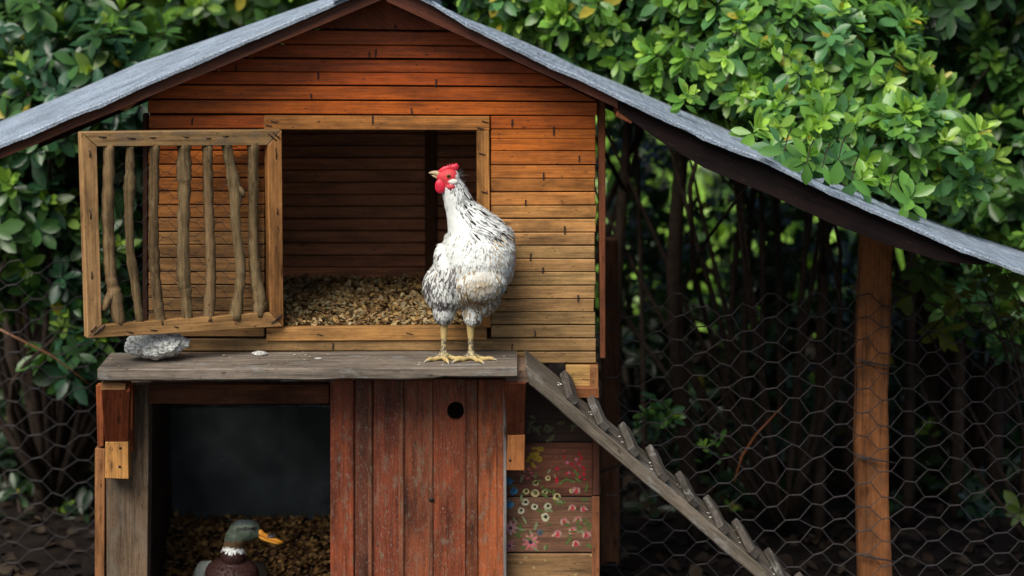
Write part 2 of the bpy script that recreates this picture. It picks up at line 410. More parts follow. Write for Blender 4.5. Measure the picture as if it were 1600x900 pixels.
roof_sheet('ridge_cap', Rb, Rt, [601] + [605 + 4 * i for i in range(18)], lift=.012, yoff=.012, lip=.014, jag=.006)
def barge(name, pts_top, pts_bot, Y, thick, c, mat='dark'):
    V, F = [], []
    for (a, b) in zip(pts_top, pts_bot):
        p = W(*a, Y); q = W(*b, Y)
        V += [p, q, q + Vector((0, thick, 0)), p + Vector((0, thick, 0))]
    for i in range(len(pts_top) - 1):
        for k in range(4): F.append((i * 4 + k, i * 4 + (k + 1) % 4, i * 4 + 4 + (k + 1) % 4, i * 4 + 4 + k))
    n = len(pts_top) - 1
    F += [(0, 1, 2, 3), (n * 4 + 3, n * 4 + 2, n * 4 + 1, n * 4)]
    c0 = sum(V, Vector()) / len(V); M3 = frame(V[-4] - V[0], (0, -1, 0)); inv = M3.transposed()
    me = mesh(name, [inv @ (v - c0) for v in V], F); bm = bmesh.new(); bm.from_mesh(me); bmesh.ops.recalc_face_normals(bm, faces=bm.faces); bm.to_mesh(me); bm.free()
    return ob(name, me, M[mat], coop, Matrix.Translation(c0) @ M3.to_4x4(), c)
def roof_z(x, y):
    """height of the right-hand roof sheet"""
    px = PX((x, YF, 1.5))[0]; zf = W(px, interp(Rb, px), YF).z + .011
    xb = PX((x, YB, zf))[0]; zb = W(xb, interp(Rt, xb), YB).z
    return lerp(zf, zb, (y - YF) / (YB - YF))
lx = [-190, -60, 0, 60, 120, 180, 240, 330, 430, 520, 600]
barge('barge_board', [(x, interp(Lb, x) - 4) for x in lx], [(x, interp(Lb, x) + (16 if x < 200 else 17 + (x - 200) * .012)) for x in lx], -.135, .02, (.14, .042, .018), 'stain')
rx = [604, 650, 700, 760, 820, 880, 934, 965]
barge('barge_board', [(x, interp(Rb, x) - 4) for x in rx], [(x, max(2 + (x - 604) * .463, interp(Rb, x) + 14)) for x in rx], -.135, .02, (.12, .034, .016), 'stain')
rx = [966, 1030, 1100, 1200, 1300, 1400, 1470, 1530, 1545]
barge('rafter', [(x, interp(Rb, x) - 4) for x in rx], [(x, interp(Rb, x) + h) for x, h in zip(rx, (18, 34, 44, 46, 44, 38, 28, 10, 2))], -.13, .03, (.012, .006, .006))
for Yr in (.2, .6):
    barge('rafter', [(x, interp(Rb, x) + 0) for x in (620, 900, 1200, 1500)], [(x, interp(Rb, x) + 26) for x in (620, 900, 1200, 1500)], Yr - .02, .035, (.06, .025, .015))
    barge('rafter', [(x, interp(Lb, x) + 2) for x in (60, 240, 430, 590)], [(x, interp(Lb, x) + 24) for x in (60, 240, 430, 590)], Yr - .02, .035, (.06, .025, .015))
p = W(193, 164, -.12); tube('purlin', [p, p + Vector((0, .85, .02))], .016, M['weather'], coop, (.42, .22, .08), 10, .05)
p = W(978, 172, -.12); beam('purlin', Vector((p.x, -.125, roof_z(p.x, -.12) - .040)), Vector((p.x, .7, roof_z(p.x, .7) - .040)), (1, 0, -.47), .045, .03, M['dark'], coop, (.22, .075, .03))
# roof post out to the right
V = resample([(W(1372, 352, .4).x, W(1372, 352, .4).z), (W(1366, 520, .4).x, W(1366, 520, .4).z), (W(1363, 720, .4).x, W(1363, 720, .4).z), (W(1366, 1200, .4).x, -.02)], 8)
pm = []
for i, (x, z) in enumerate(V):
    hw = .043 + rng.uniform(-.003, .003)
    pm.append([(x - hw, .40, z), (x + hw, .40, z), (x + hw + .004, .46, z), (x - hw, .46, z)])
VV = [v for r_ in pm for v in r_]; FF = []
for i in range(len(pm) - 1):
    for k in range(4): FF.append((i * 4 + k, i * 4 + (k + 1) % 4, i * 4 + 4 + (k + 1) % 4, i * 4 + 4 + k))
FF += [(3, 2, 1, 0), tuple(len(VV) - 4 + k for k in range(4))]
c0 = Vector((VV[0][0], .43, .8)); M3 = frame((0, 0, 1), (0, -1, 0)); inv = M3.transposed()
me = mesh('roof_post', [inv @ (Vector(v) - c0) for v in VV], FF); bm = bmesh.new(); bm.from_mesh(me)
bmesh.ops.recalc_face_normals(bm, faces=bm.faces); bmesh.ops.bevel(bm, geom=[e for e in bm.edges if e.calc_face_angle(0) > .8], offset=.005, segments=2, affect='EDGES'); bm.to_mesh(me); bm.free()
ob('roof_post', me, M['mottled'], coop, Matrix.Translation(c0) @ M3.to_4x4(), (.27, .105, .038))

# ---- shelf and lower pen
ZS = W(480, 576, -.22).z
def shelf():
    xs = [W(152, 578, -.22).x, W(808, 574, -.22).x]; n = 40; V, F = [], []
    for i in range(n + 1):
        t = i / n; x = lerp(xs[0], xs[1], t)
        j = lambda s, a: mnoise.noise(Vector((x * 9, s, 0))) * a
        zt_ = lerp(ZS - .002, ZS + .004, t); zb = zt_ - .030 + j(3, .003) + (.004 if t > .8 else 0)
        yf = -.22 + j(1, .004)
        V += [(x, yf, zt_ - .003), (x, yf + .003, zt_), (x, -.001 - .018, zt_ + .001), (x, -.019, zb), (x, yf + .004, zb), (x, yf, zb + .004)]
    for i in range(n):
        for k in range(6): F.append((i * 6 + k, i * 6 + (k + 1) % 6, i * 6 + 6 + (k + 1) % 6, i * 6 + 6 + k))
    F += [tuple(range(6)), tuple(n * 6 + k for k in range(6))[::-1]]
    me = mesh('shelf_plank', V, F); bm = bmesh.new(); bm.from_mesh(me); bmesh.ops.recalc_face_normals(bm, faces=bm.faces); bm.to_mesh(me); bm.free()
    ob('shelf_plank', me, M['grey'], coop, None, (.20, .165, .132))
shelf()
prism('shelf_batten', [W(790, 579, -.185), W(829, 577, -.185), W(827, 598, -.185), W(790, 598, -.185)], .15, M['grey'], coop, (.26, .17, .12))
YL = -.02
def flr(x, Y): return PX((W(x, 900, Y).x, Y, 0))[1]
rect('pen_post', 166, 602, 231, 1046, YL, .06, M['weather'], coop, (.17, .115, .072), vert=True, j=2)
rect('header_rail', 232, 601, 514, 631, YL - .004, .04, M['dark'], coop, (.15, .058, .03))
rect('side_edge', 147, 700, 163, 1046, YL + .02, .03, M['dark'], coop, (.33, .15, .06), vert=True, j=1.5)
rect('side_edge', 151, 602, 163, 699, YL + .018, .03, M['dark'], coop, (.30, .085, .03), vert=True, j=1.5)
# shelf brackets: sloped upper piece with a pale block below
def bracket(x0, x1, yt, ym, yb, c1, c2):
    a = W(x0, yt, -.19); b = W(x1, yt, -.19); c = W(x1 - 2, ym, -.075); d = W(x0 + 6, ym, -.075)
    prism('bracket_brace', [b, c, d, a], .035, M['dark'], coop, c1)
    rect('bracket_block', x0 + 6, ym + 1, x1 - 2, yb, -.08, .055, M['stain'], coop, c2, vert=True, j=1)
rect('bracket_cap', 157, 598, 196, 610, -.195, .06, M['stain'], coop, (.33, .155, .055))
bracket(158, 203, 611, 690, 748, (.25, .062, .024), (.50, .24, .07))
bracket(786, 822, 599, 679, 736, (.17, .05, .024), (.36, .135, .042))
rect('bracket_brace', 199, 601, 208, 706, -.05, .03, M['dark'], coop, (.28, .08, .028), vert=True)
for (x, y) in ((188, 700), (187, 729), (797, 719)):
    p = W(x, y, -.08); tube('screw', [p + Vector((0, .004, 0)), p + Vector((0, -.0015, 0))], .0035, M['nail'], coop, None, 8)
# red plank door of the pen
door = empty('pen_door', W(652, 1046, YL), coop); door.matrix_basis = Matrix.Translation(W(652, 1046, YL) - coop.location)
pcs = [(516, 553, 0, (.25, .056, .020)), (553.5, 583, .007, (.13, .036, .017)), (583.5, 629, 0, (.21, .048, .020)), (629.5, 675, .004, (.24, .064, .026)),
       (675.5, 724, 0, (.24, .056, .021)), (724.5, 747, .007, (.21, .058, .022)), (747.5, 789, .002, (.36, .095, .030))]
for i, (x0, x1, dp, c) in enumerate(pcs):
    if i == 4:   # the plank with the round finger hole
        cx, cy, r = 712, 642, 14.5
        n = 20; pts_o = []; bm = bmesh.new(); Yp = -.048
        hole = [W(cx + r * .93 * math.cos(2 * math.pi * k / n), cy - r * math.sin(2 * math.pi * k / n), Yp) for k in range(n)]
        # outline split at the hole: two C-shaped halves
        top = [W(x0, 593, Yp), W(x1 + 2, 593, Yp)]; bot = [W(x0, 1046, Yp), W(x1 + 2, 1046, Yp)]
        lm = W(x0, cy, Yp); rm = W(x1 + 3.5, cy, Yp)
        up = [top[0], top[1], rm] + [hole[k] for k in range(0, n // 2 + 1)] + [lm]
        dn = [lm] + [hole[k % n] for k in range(n // 2, n + 1)] + [rm, bot[1], bot[0]]
        V, F = [], []
        for poly in (up, dn):
            b = len(V); q = len(poly); V += list(poly) + [p + Vector((0, .018, 0)) for p in poly]
            F.append(tuple(range(b, b + q))); F.append(tuple(range(b + q, b + 2 * q))[::-1])
            for k in range(q):
                a1, a2 = poly[k], poly[(k + 1) % q]
                if (a1 in (lm, rm) and a2 in hole) or (a2 in (lm, rm) and a1 in hole): continue
                if (a1 - a2).length < 1e-6: continue
                F.append((b + k, b + q + k, b + q + (k + 1) % q, b + (k + 1) % q))
        c0 = W(700, 800, Yp); M3 = frame((0, 0, -1), (0, -1, 0)); inv = M3.transposed()
        me = mesh('door_plank', [inv @ (v - c0) for v in V], F); bm = bmesh.new(); bm.from_mesh(me); bmesh.ops.remove_doubles(bm, verts=bm.verts, dist=1e-5)
        bmesh.ops.recalc_face_normals(bm, faces=bm.faces); bmesh.ops.triangulate(bm, faces=[f for f in bm.faces if len(f.verts) > 4]); bm.to_mesh(me); bm.free()
        ob('door_plank', me, M['red'], door, Matrix.Translation(c0) @ M3.to_4x4(), c)
    else:
        rect('door_plank', x0, 593, x1, 1046, -.048 + dp, .018, M['red'], door, c, vert=True, bev=.003)
for (x0, x1, dp) in ((575, 582, .001), (623, 631, -.004), (668, 677, -.004), (716, 723, .004)):
    if x0 == 716: continue
    rect('door_bead', x0, 594, x1, 1046, -.048 + dp - .001, .012, M['red'], door, (.22, .075, .036), vert=True, bev=.003)
rect('door_edge', 786.5, 594, 791.5, 1046, -.052, .022, M['grey'], door, (.26, .24, .23), vert=True)
p = W(674, 780, -.05); tube('bolt_hole', [p + Vector((0, .003, 0)), p + Vector((0, -.004, 0))], .007, M['nail'], door, None, 10)
# pen interior: left cheek, back glass, frame, concrete block behind
rect('pane_frame', 225, 625, 243, 830, .60, .03, M['dark'], coop, (.03, .02, .018), vert=True)
rect('pane_frame', 225, 606, 560, 634, .60, .03, M['dark'], coop, (.04, .02, .016))
g = rect('window_pane', 243.5, 634.5, 560, 850, .612, .004, M['glass'], coop, (.1, .1, .1), bev=0)
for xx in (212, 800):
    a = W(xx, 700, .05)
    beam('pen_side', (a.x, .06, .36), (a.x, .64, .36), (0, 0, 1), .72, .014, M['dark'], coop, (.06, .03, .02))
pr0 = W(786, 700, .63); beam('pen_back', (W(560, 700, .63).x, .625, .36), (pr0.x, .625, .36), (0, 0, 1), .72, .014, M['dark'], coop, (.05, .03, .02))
# flower-painted boards
fb = empty('painted_panel', W(860, 1046, .02), coop); fb.matrix_basis = Matrix.Translation(W(860, 1046, .02) - coop.location)
for (a, b, c) in ((600, 690, (.055, .030, .022)), (692.5, 775.5, (.17, .062, .036)), (777.5, 863, (.21, .105, .060)), (865.5, 950, (.30, .17, .075)), (952, 1046, (.28, .16, .07))):  # top board coloured dark, the shade falling on it painted in
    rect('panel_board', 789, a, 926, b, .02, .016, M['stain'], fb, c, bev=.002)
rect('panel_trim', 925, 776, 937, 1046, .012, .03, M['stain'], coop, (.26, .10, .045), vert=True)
rect('panel_trim', 926, 622, 937, 774, .013, .03, M['stain'], coop, (.13, .05, .03), vert=True)  # upper length darkened, shade below the wall put into its colour
YP = .0197
LAYER = [0]
def paint(name, blobs):
    V, F, C = [], [], []
    for (x, y, rx_, ry_, a, c, dz) in blobs:
        LAYER[0] = (LAYER[0] + 1) % 97; dz = dz + LAYER[0] * .00004
        n = 10; b = len(V); c = np.array(c)
        for k in range(n):
            t = 2 * math.pi * k / n; u = rx_ * math.cos(t) * rng.uniform(.85, 1.12); v = ry_ * math.sin(t) * rng.uniform(.85, 1.12)
            V.append(W(x + u * math.cos(a) - v * math.sin(a), y + u * math.sin(a) + v * math.cos(a), YP - dz * .2)); C.append(c * rng.uniform(.75, 1.1))
        F.append(tuple(range(b, b + n))[::-1])
    c0 = sum(V, Vector()) / len(V)
    me = mesh(name, [v - c0 for v in V], F); set_cols(me, np.array(C)); return ob(name, me, M['paint'], fb, Matrix.Translation(c0))
for (x, y, r) in ((837, 755, 5), (822, 768, 5.5), (836, 771, 7), (851, 769, 5), (856, 747, 4.5), (870, 776, 6.5), (821, 785, 6), (835, 792, 5.5), (814, 798, 5.5), (856, 791, 6), (852, 808, 7), (893, 767, 4)):
    cr = (.52, .44, .20) if y < 780 else (.52, .50, .34)
    paint('painted_flower', [(x, y, r, r * .95, 0, cr, 0), (x + .5, y - .6, r * .42, r * .42, 0, (.05, .03, .02), .0008)])
for (x, y) in ((894, 793), (912, 795), (882, 815), (903, 811), (895, 829), (871, 834), (916, 835), (900, 849), (900, 766)):
    r = rng.uniform(5.5, 7); a = rng.uniform(-.6, .6)
    paint('painted_flower', [(x, y, r, r * .85, a, (.42, .16, .16), 0), (x, y + 1, r * .6, r * .55, a, (.48, .04, .05), .0008), (x - r * .7, y + 1, r * .3, r * .8, a + .5, (.45, .30, .22), .0011), (x + r * .7, y, r * .28, r * .7, a - .4, (.42, .26, .2), .0011)])
for (x, y, r, n, c) in ((829, 847, 13, 9, (.48, .17, .16)), (798, 825, 11, 8, (.42, .22, .24)), (796, 853, 9, 7, (.42, .17, .18)), (844, 832, 6, 6, (.09, .12, .17))):
    bl = [(x + r * .6 * math.cos(2 * math.pi * k / n), y + r * .6 * math.sin(2 * math.pi * k / n), r * .5, r * .2, 2 * math.pi * k / n, [q * rng.uniform(.8, 1.2) for q in c], .0004 * (k % 2)) for k in range(n)]
    paint('painted_flower', bl + [(x, y, r * .25, r * .25, 0, (.05, .04, .06), .0012)])
for (x, y) in ((795, 752), (802, 768), (796, 789)):
    paint('painted_flower', [(x, y - 2, 3, 6, .2, (.05, .20, .38), 0), (x + 3, y + 1, 3, 6, .8, (.06, .24, .42), .0005), (x - 2, y + 2, 2.5, 5, -.6, (.04, .17, .34), .0009)])
for i in range(26):
    x, y = rng.uniform(866, 914), rng.uniform(700, 752); r = rng.uniform(1.5, 3.2)
    paint('painted_berry', [(x, y, r, r, 0, (.45, .02, .035) if rng.random() < .75 else (.45, .12, .16), 0)])
for i in range(14):
    x, y = rng.uniform(812, 842), rng.uniform(728, 748); paint('painted_berry', [(x, y, 2.4, 2, 0, (.42, .12, .12), 0)])
paint('painted_leaves', [(rng.uniform(820, 846), rng.uniform(700, 728), rng.uniform(3, 7), rng.uniform(2, 4), rng.uniform(0, 3), (.38, .26, .03), .0003) for i in range(14)])
paint('painted_leaves', [(rng.uniform(800, 922), rng.uniform(735, 858), rng.uniform(4, 8), rng.uniform(1.4, 2.6), rng.uniform(-1.4, 1.4), (.10, .15, .04) if rng.random() < .7 else (.22, .25, .13), .0002) for i in range(60)])
paint('painted_leaves', [(rng.uniform(815, 905), rng.uniform(640, 688), rng.uniform(5, 9), rng.uniform(2, 3.2), rng.uniform(-1.4, 1.4), (.13, .14, .07), .0002) for i in range(16)])
paint('painted_leaves', [(rng.uniform(800, 924), rng.uniform(868, 899), rng.uniform(1.5, 4), rng.uniform(1, 2.4), rng.uniform(-1.4, 1.4), (.45, .36, .16), .0002) for i in range(6)])

# ---- the barred hatch door, swung open
hd = empty('hatch_door', W(440, 510, -.02), coop); hd.matrix_basis = Matrix.Translation(W(440, 510, -.02) - coop.location)
def YD(x): return -.022 - (440 - x) / 313 * .25
dc = (.33, .20, .085)
slab('door_rail', (127, 207), (440, 203), (418, 227), (152, 229), YD, .026, M['weather'], hd, dc)
slab('door_rail', (137, 529), (443, 510), (422, 488), (160, 508), YD, .026, M['stain'], hd, (.42, .23, .085))
slab('door_stile', (127, 207.5), (137, 528.5), (159.5, 507.5), (151.5, 229.5), YD, .026, M['stain'], hd, (.44, .25, .105))
slab('door_stile', (440.3, 203.5), (443.3, 509.5), (422.5, 488), (418.5, 227.5), YD, .026, M['stain'], hd, (.42, .19, .06))
dn_ = (W(440, 300, YD(440)) - W(127, 300, YD(127))).cross(Vector((0, 0, 1))).normalized()
if dn_.y > 0: dn_ = -dn_
def DP(x, y, off=-.012): return W(x, y, YD(x)) + dn_ * off
for pts, r in (([(172, 226, 9), (172, 280, 9), (171, 330, 9.5), (173, 400, 9), (177, 440, 10), (181, 460, 11), (190, 512, 8)], 9),
               ([(206, 226, 7), (206, 270, 7.5), (205, 297, 9.5), (204, 330, 7), (206, 390, 7), (213, 440, 7), (222, 510, 7)], 7),
               ([(244, 226, 8), (243, 300, 7.5), (243, 380, 8), (246, 440, 8), (254, 508, 8.5)], 8),
               ([(291, 226, 10), (290, 266, 11.5), (291, 300, 9.5), (289, 380, 9.5), (290, 440, 11), (293, 460, 9), (296, 504, 8.5)], 9.5),
               ([(327, 226, 8), (328, 300, 8), (331, 380, 8), (332, 440, 8.5), (328, 502, 9.5)], 8),
               ([(356, 224, 8), (363, 260, 9), (370, 300, 10), (371, 350, 8), (379, 420, 8), (377, 450, 8), (370, 500, 11)], 8.5),
               ([(398, 224, 9), (399, 300, 8), (399, 380, 8), (402, 430, 8.5), (408, 465, 10), (406, 496, 9)], 8.5)):
    s = resample(pts, 34); kk = K(-.13)
    V, F = tube_data([DP(q[0], q[1]) for q in s], [q[2] * kk * 1.02 * (1 + rng.uniform(-.11, .11)) for q in s], 12, .09)
    if pts[0][0] == 172: tube_data([DP(q[0], q[1], -.008) for q in resample([(180, 455, 0), (170, 470, 0), (163, 486, 0)], 5)], [8.5 * kk, 8 * kk, 7.5 * kk, 7 * kk, 6 * kk, 5 * kk], 8, .06, V, F)
    if pts[0][0] == 356: tube_data([DP(q[0], q[1], -.006) for q in ((372, 292), (380, 302), (383, 308))], [6 * kk, 5 * kk, 3.5 * kk], 8, .06, V, F)
    if pts[0][0] == 398: tube_data([DP(q[0], q[1], -.006) for q in ((408, 464), (415, 474), (417, 484))], [7 * kk, 5 * kk, 3.5 * kk], 8, .06, V, F)
    c0 = sum((Vector(v) for v in V), Vector()) / len(V); M3 = frame((0, 0, 1), (0, -1, 0)); inv = M3.transposed()
    ob('stick_bar', mesh('stick_bar', [inv @ (Vector(v) - c0) for v in V], F), M['bark'], hd, Matrix.Translation(c0) @ M3.to_4x4(), jc((.185, .125, .062), .2), True)
def hexnet(P, x0, x1, y0, y1, cw, ch, flat, r, r2, wob=.12, sides=4, keep=None):
    """flat-topped hexagonal netting; P(x,y) > world; each cell's twist is thicker"""
    V, F = [], []; pitch = cw
    nx = int((x1 - x0) / pitch) + 2; ny = int((y1 - y0) / ch) + 2
    def node(i, j, e):
        x = x0 + i * pitch + e * flat; y = y0 + (j + (.5 if i % 2 else 0)) * ch
        q = Vector((x * .02, y * .02, 3)); s = cw * wob * 2.2
        return x + mnoise.noise(q) * s + mnoise.noise(q * 4) * s * .5, y + mnoise.noise(q + Vector((9, 9, 9))) * s + mnoise.noise(q * 4 + Vector((5, 1, 2))) * s * .5
    def seg(a, b, rr):
        if keep and not (keep(*a) and keep(*b)): return
        tube_data([P(*a), P(*b)], rr, sides, 0, V, F, False)
    for i in range(nx):
        for j in range(ny):
            a, b = node(i, j, 0), node(i, j, 1)
            seg(a, b, r2)
            for dj in ((0, -1) if i % 2 == 0 else (1, 0)):
                if i + 1 < nx and 0 <= j + dj < ny: seg(b, node(i + 1, j + dj, 0), r)
    return V, F
V, F = hexnet(lambda x, y: DP(x, y, -.027), 155, 420, 232, 506, 21, 26, 9, .0007, .0010, .1, 3, keep=lambda x, y: 153 < x < 421 and 228 < y < 506)
ob('wire_netting', mesh('wire_netting', V, F), M['wire'], hd)
for (x, y, a) in ((205, 216, .1), (238, 215, .05), (290, 214, .1), (325, 216, 0), (352, 213, -.05), (203, 519, .25), (240, 516, .1), (275, 511, .2), (160, 214, .1),
                  (140, 240, 1.5), (141, 335, 1.5), (143, 430, 1.5), (431, 240, 1.5), (433, 330, 1.5), (146, 514, -.8), (152, 518, -.8), (158, 514, -.8), (436, 496, -.8), (430, 500, -.8), (425, 214, .7), (432, 212, .7)):
    L = rng.uniform(5, 9)
    tube('bent_nail', [DP(x - L * math.cos(a), y - L * math.sin(a), .0), DP(x, y, .003), DP(x + L * math.cos(a), y + L * math.sin(a), .0005)], .0016, M['nail'], hd, None, 5)
def droppings(name, pts, parent, label=None):
    V, F = [], []
    for (p, r) in pts:
        b = len(V)
        for ring in range(3):
            for k in range(8):
                a = k / 8 * 6.283; rr = r * (1, .8, .35)[ring] * rng.uniform(.8, 1.2)
                V.append(p + Vector((rr * math.cos(a) * 1.4, rr * math.sin(a) * .9, (0, .4, .6)[ring] * r)))
        for ring in range(2):
            for k in range(8): F.append((b + ring * 8 + k, b + ring * 8 + (k + 1) % 8, b + ring * 8 + 8 + (k + 1) % 8, b + ring * 8 + 8 + k))
        F.append(tuple(b + 16 + k for k in range(8)))
    return ob(name, mesh(name, V, F), M['chalk'], parent, None, None, True)
M['chalk'] = simple('chalky_dropping', (.5, .5, .47), .8, .2, .7, 180, .5)

# ------------------------------------------------------------------ ramp
ra = W(822, 570, -.20); rb0 = W(1215, 906, -.20); rd = (rb0 - ra).normalized()
L = (ra.z + .0) / -rd.z; rb = ra + rd * L
ramp_o = tag(empty('chicken_ramp', (rb.x, -.1, 0)), 'weathered grey plank ramp with cross cleats, leaning from shelf to ground', 'ramp')
nrm = Vector((-rd.z, 0, rd.x)); nrm = nrm if nrm.z > 0 else -nrm
RW, RT = .20, .032
mid = lambda p: p + Vector((0, RW / 2, 0)) - nrm * RT / 2
rp = beam('plank', mid(ra), mid(rb - rd * .01), (0, 1, 0), RW, RT, M['grey'], ramp_o, (.155, .13, .10), .003, 24, .0015)
Lp = max(v.co.x for v in rp.data.vertices)
zs_ = [v.co.z for v in rp.data.vertices]; sg = 1 if (rp.matrix_world.to_3x3() @ Vector((0, 0, 1))).z < 0 or Matrix(rp.matrix_basis).to_3x3().col[2].z < 0 else -1
for v in rp.data.vertices:
    if v.co.x < -Lp + .006 and v.co.z * sg > 0: v.co.x += .036
k0 = W(896, 622, -.20); s0 = (k0 - ra).dot(rd); step = (W(952, 670, -.20) - W(904, 626, -.20)).length * .965
for i in range(15):
    s = s0 + i * step
    if s > L - .05: break
    f = ra + rd * (s + rng.uniform(-.004, .004)) + nrm * .008; bk = f + Vector((0, RW - .012, 0)) - rd * (.030 + rng.uniform(-.010, .010))
    cl = beam('cleat', f + nrm * rng.uniform(0, .003), bk + nrm * (.006 + rng.uniform(-.003, .004)), rd - nrm * .15, .031, .020, M['grey'], ramp_o, jc((.095, .084, .072), .2), .003, 3, .0012)
droppings('droppings', [(ra + rd * (s0 + i * step - .028 + rng.uniform(-.01, .005)) + Vector((0, rng.uniform(.02, .17), 0)), rng.uniform(.0015, .0042)) for i in range(8) for q in range(3)], ramp_o)

# ------------------------------------------------------------------ stone and crumb on the shelf
def rock(name, c, r, seed, mat):
    bm = bmesh.new(); bmesh.ops.create_icosphere(bm, subdivisions=6, radius=1)
    for v in bm.verts:
        d = v.co.normalized(); q = d + Vector((seed, 0, 0))
        k = 1 + .16 * mnoise.noise(q * 1.6) + .11 * mnoise.noise(q * 3.6) + .055 * mnoise.noise(q * 8) - .05 * max(0, mnoise.noise(q * 11)) + .012 * mnoise.noise(q * 22)
        v.co = Vector((d.x * r[0] * k * (1 - .12 * max(0, -d.z)), d.y * r[1] * k, d.z * r[2] * k))
    mz = min(v.co.z for v in bm.verts)
    for v in bm.verts: v.co.z -= mz
    me = bpy.data.meshes.new(name); bm.to_mesh(me); bm.free()
    return ob(name, me, mat, None, Matrix.Translation(c), None, True)
sp_ = W(245, 565, -.11); tag(rock('stone', (sp_.x, -.11, ZS - .002), (.076, .052, .039), 6.2, M['stone']), 'rough pale grey stone lying on the shelf below the barred door', 'stone')
sp_ = W(406, 560, -.06); tag(rock('dropping', (sp_.x, -.06, ZS - .001), (.019, .014, .006), 8.1, M['chalk']), 'small white and grey dropping on the shelf plank', 'dropping')
sp_ = W(497, 566, -.10); tag(rock('dropping', (sp_.x, -.10, ZS - .001), (.010, .008, .002), 5.1, M['chalk']), 'flat whitish smear of dropping at the middle of the shelf', 'dropping')

# ------------------------------------------------------------------ leaf and chip generator
LT = np.array([0, .22, .55, .82, 1.0]); LH = np.array([.03, .28, .5, .36, 0])
def leaf_arrays(P, D, Nn, L, Wd, fold=.22, droop=.12):
    """11-vertex leaves with a folded midrib; P base, D direction, Nn face normal"""
    P, D, Nn = (np.asarray(a, float) for a in (P, D, Nn)); L = np.asarray(L, float); Wd = np.asarray(Wd, float)
    D = D / np.linalg.norm(D, axis=1)[:, None]; Nn = Nn - D * (D * Nn).sum(1)[:, None]; Nn /= np.linalg.norm(Nn, axis=1)[:, None] + 1e-9
    S = np.cross(Nn, D); n = len(P); V = np.zeros((n, 11, 3))
    def at(t, h, sgn):
        return P + D * (t * L)[:, None] + S * (sgn * h * Wd)[:, None] + Nn * ((abs(sgn) * h * fold * Wd) - droop * t * t * L)[:, None]
    o = np.ones(n); V[:, 0] = at(0 * o, 0 * o, 0)
    for i in (1, 2, 3):
        V[:, 1 + (i - 1) * 3] = at(LT[i] * o, LH[i] * o, 1); V[:, 2 + (i - 1) * 3] = at(LT[i] * o, 0 * o, 0); V[:, 3 + (i - 1) * 3] = at(LT[i] * o, LH[i] * o, -1)
    V[:, 10] = at(o, 0 * o, 0)
    tri = [(0, 2, 1), (0, 3, 2), (10, 7, 8), (10, 8, 9)]; quad = [(1, 2, 5, 4), (2, 3, 6, 5), (4, 5, 8, 7), (5, 6, 9, 8)]
    return V, tri, quad
def np_mesh(name, V, tri, quad, cols=None):
    """V (n,k,3): n copies of one topology in one mesh"""
    n, k = V.shape[:2]; base = (np.arange(n) * k)[:, None, None]
    t = (np.array(tri, int).reshape(1, -1, 3) + base).reshape(-1, 3) if len(tri) else np.zeros((0, 3), int)
    q = (np.array(quad, int).reshape(1, -1, 4) + base).reshape(-1, 4) if len(quad) else np.zeros((0, 4), int)
    me = bpy.data.meshes.new(name); me.vertices.add(n * k); me.vertices.foreach_set('co', V.reshape(-1).astype(np.float32))
    li = np.concatenate([t.ravel(), q.ravel()]); me.loops.add(len(li)); me.loops.foreach_set('vertex_index', li.astype(np.int32))
    tot = np.concatenate([np.full(len(t), 3), np.full(len(q), 4)]); st = np.concatenate([[0], np.cumsum(tot)[:-1]])
    me.polygons.add(len(tot)); me.polygons.foreach_set('loop_start', st.astype(np.int32)); me.polygons.foreach_set('loop_total', tot.astype(np.int32))
    me.update(calc_edges=True)
    if cols is not None: set_cols(me, np.repeat(np.asarray(cols), k, axis=0))
    return me
def rand_dirs(n):
    v = nr.normal(size=(n, 3)); return v / np.linalg.norm(v, axis=1)[:, None]
def litter(name, n, x0, x1, y0, y1, zf, size, pal, label=None, parent=None, flat=.8, lump=.012):
    X = nr.uniform(x0, x1, n); Y = nr.uniform(y0, y1, n)
    Z = np.array([zf(a, b) + lump * mnoise.noise(Vector((a * 22, b * 22, 0))) for a, b in zip(X, Y)]) + nr.uniform(0, .010, n)
    D = rand_dirs(n); D[:, 2] *= .45; Nn = rand_dirs(n) * flat + np.array([0, -.25, 1.0])
    L = nr.uniform(.6, 1.3, n) * size; V, t, q = leaf_arrays(np.stack([X, Y, Z], 1), D, Nn, L, L * nr.uniform(.4, .8, n), .35, .2)
    C = np.array(pal)[nr.integers(0, len(pal), n)] * nr.uniform(.6, 1.25, (n, 1))
    o = ob(name, np_mesh(name, V, t, q, C), M['litter'], parent); return o
straw = [(.38, .25, .10), (.46, .33, .16), (.28, .16, .06), (.50, .40, .22), (.20, .11, .045), (.42, .26, .09)]
fz = f0.z + .009
zl = W(590, 505, .04).z
lo = litter('wood_chip_litter', 12000, W(236, 500, .3).x, W(920, 500, .3).x, .035, .645, lambda x, y: lerp(zl - .005, zl + .012, y / .65) , .015, [tuple(.72 * q for q in c_) for c_ in straw], lump=.007)
tag(lo, 'pale dry wood chips and leaves covering the floor inside the upper hatch', 'litter', kind='stuff')
bed = prism('litter_bed', [(f0.x + .02, .03, zl - .008), (f1.x - .02, .03, zl - .008), (f1.x - .02, .03, fz + .001), (f0.x + .02, .03, fz + .001)], .6, M['dark'], lo, (.16, .09, .04), bev=0)
bed['kind'] = 'stuff'
zb_ = W(370, 812, .6).z
def zlow(x, y): t = max(0, min(1, (y - .16) / .45)); return .012 + (zb_ - .012) * t * t * (3 - 2 * t)
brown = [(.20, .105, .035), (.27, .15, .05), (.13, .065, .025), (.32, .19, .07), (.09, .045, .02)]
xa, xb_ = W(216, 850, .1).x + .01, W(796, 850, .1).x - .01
lo2 = litter('leaf_litter', 14000, xa, xb_, .0, .60, zlow, .020, [tuple(.75 * q for q in c_) for c_ in brown])
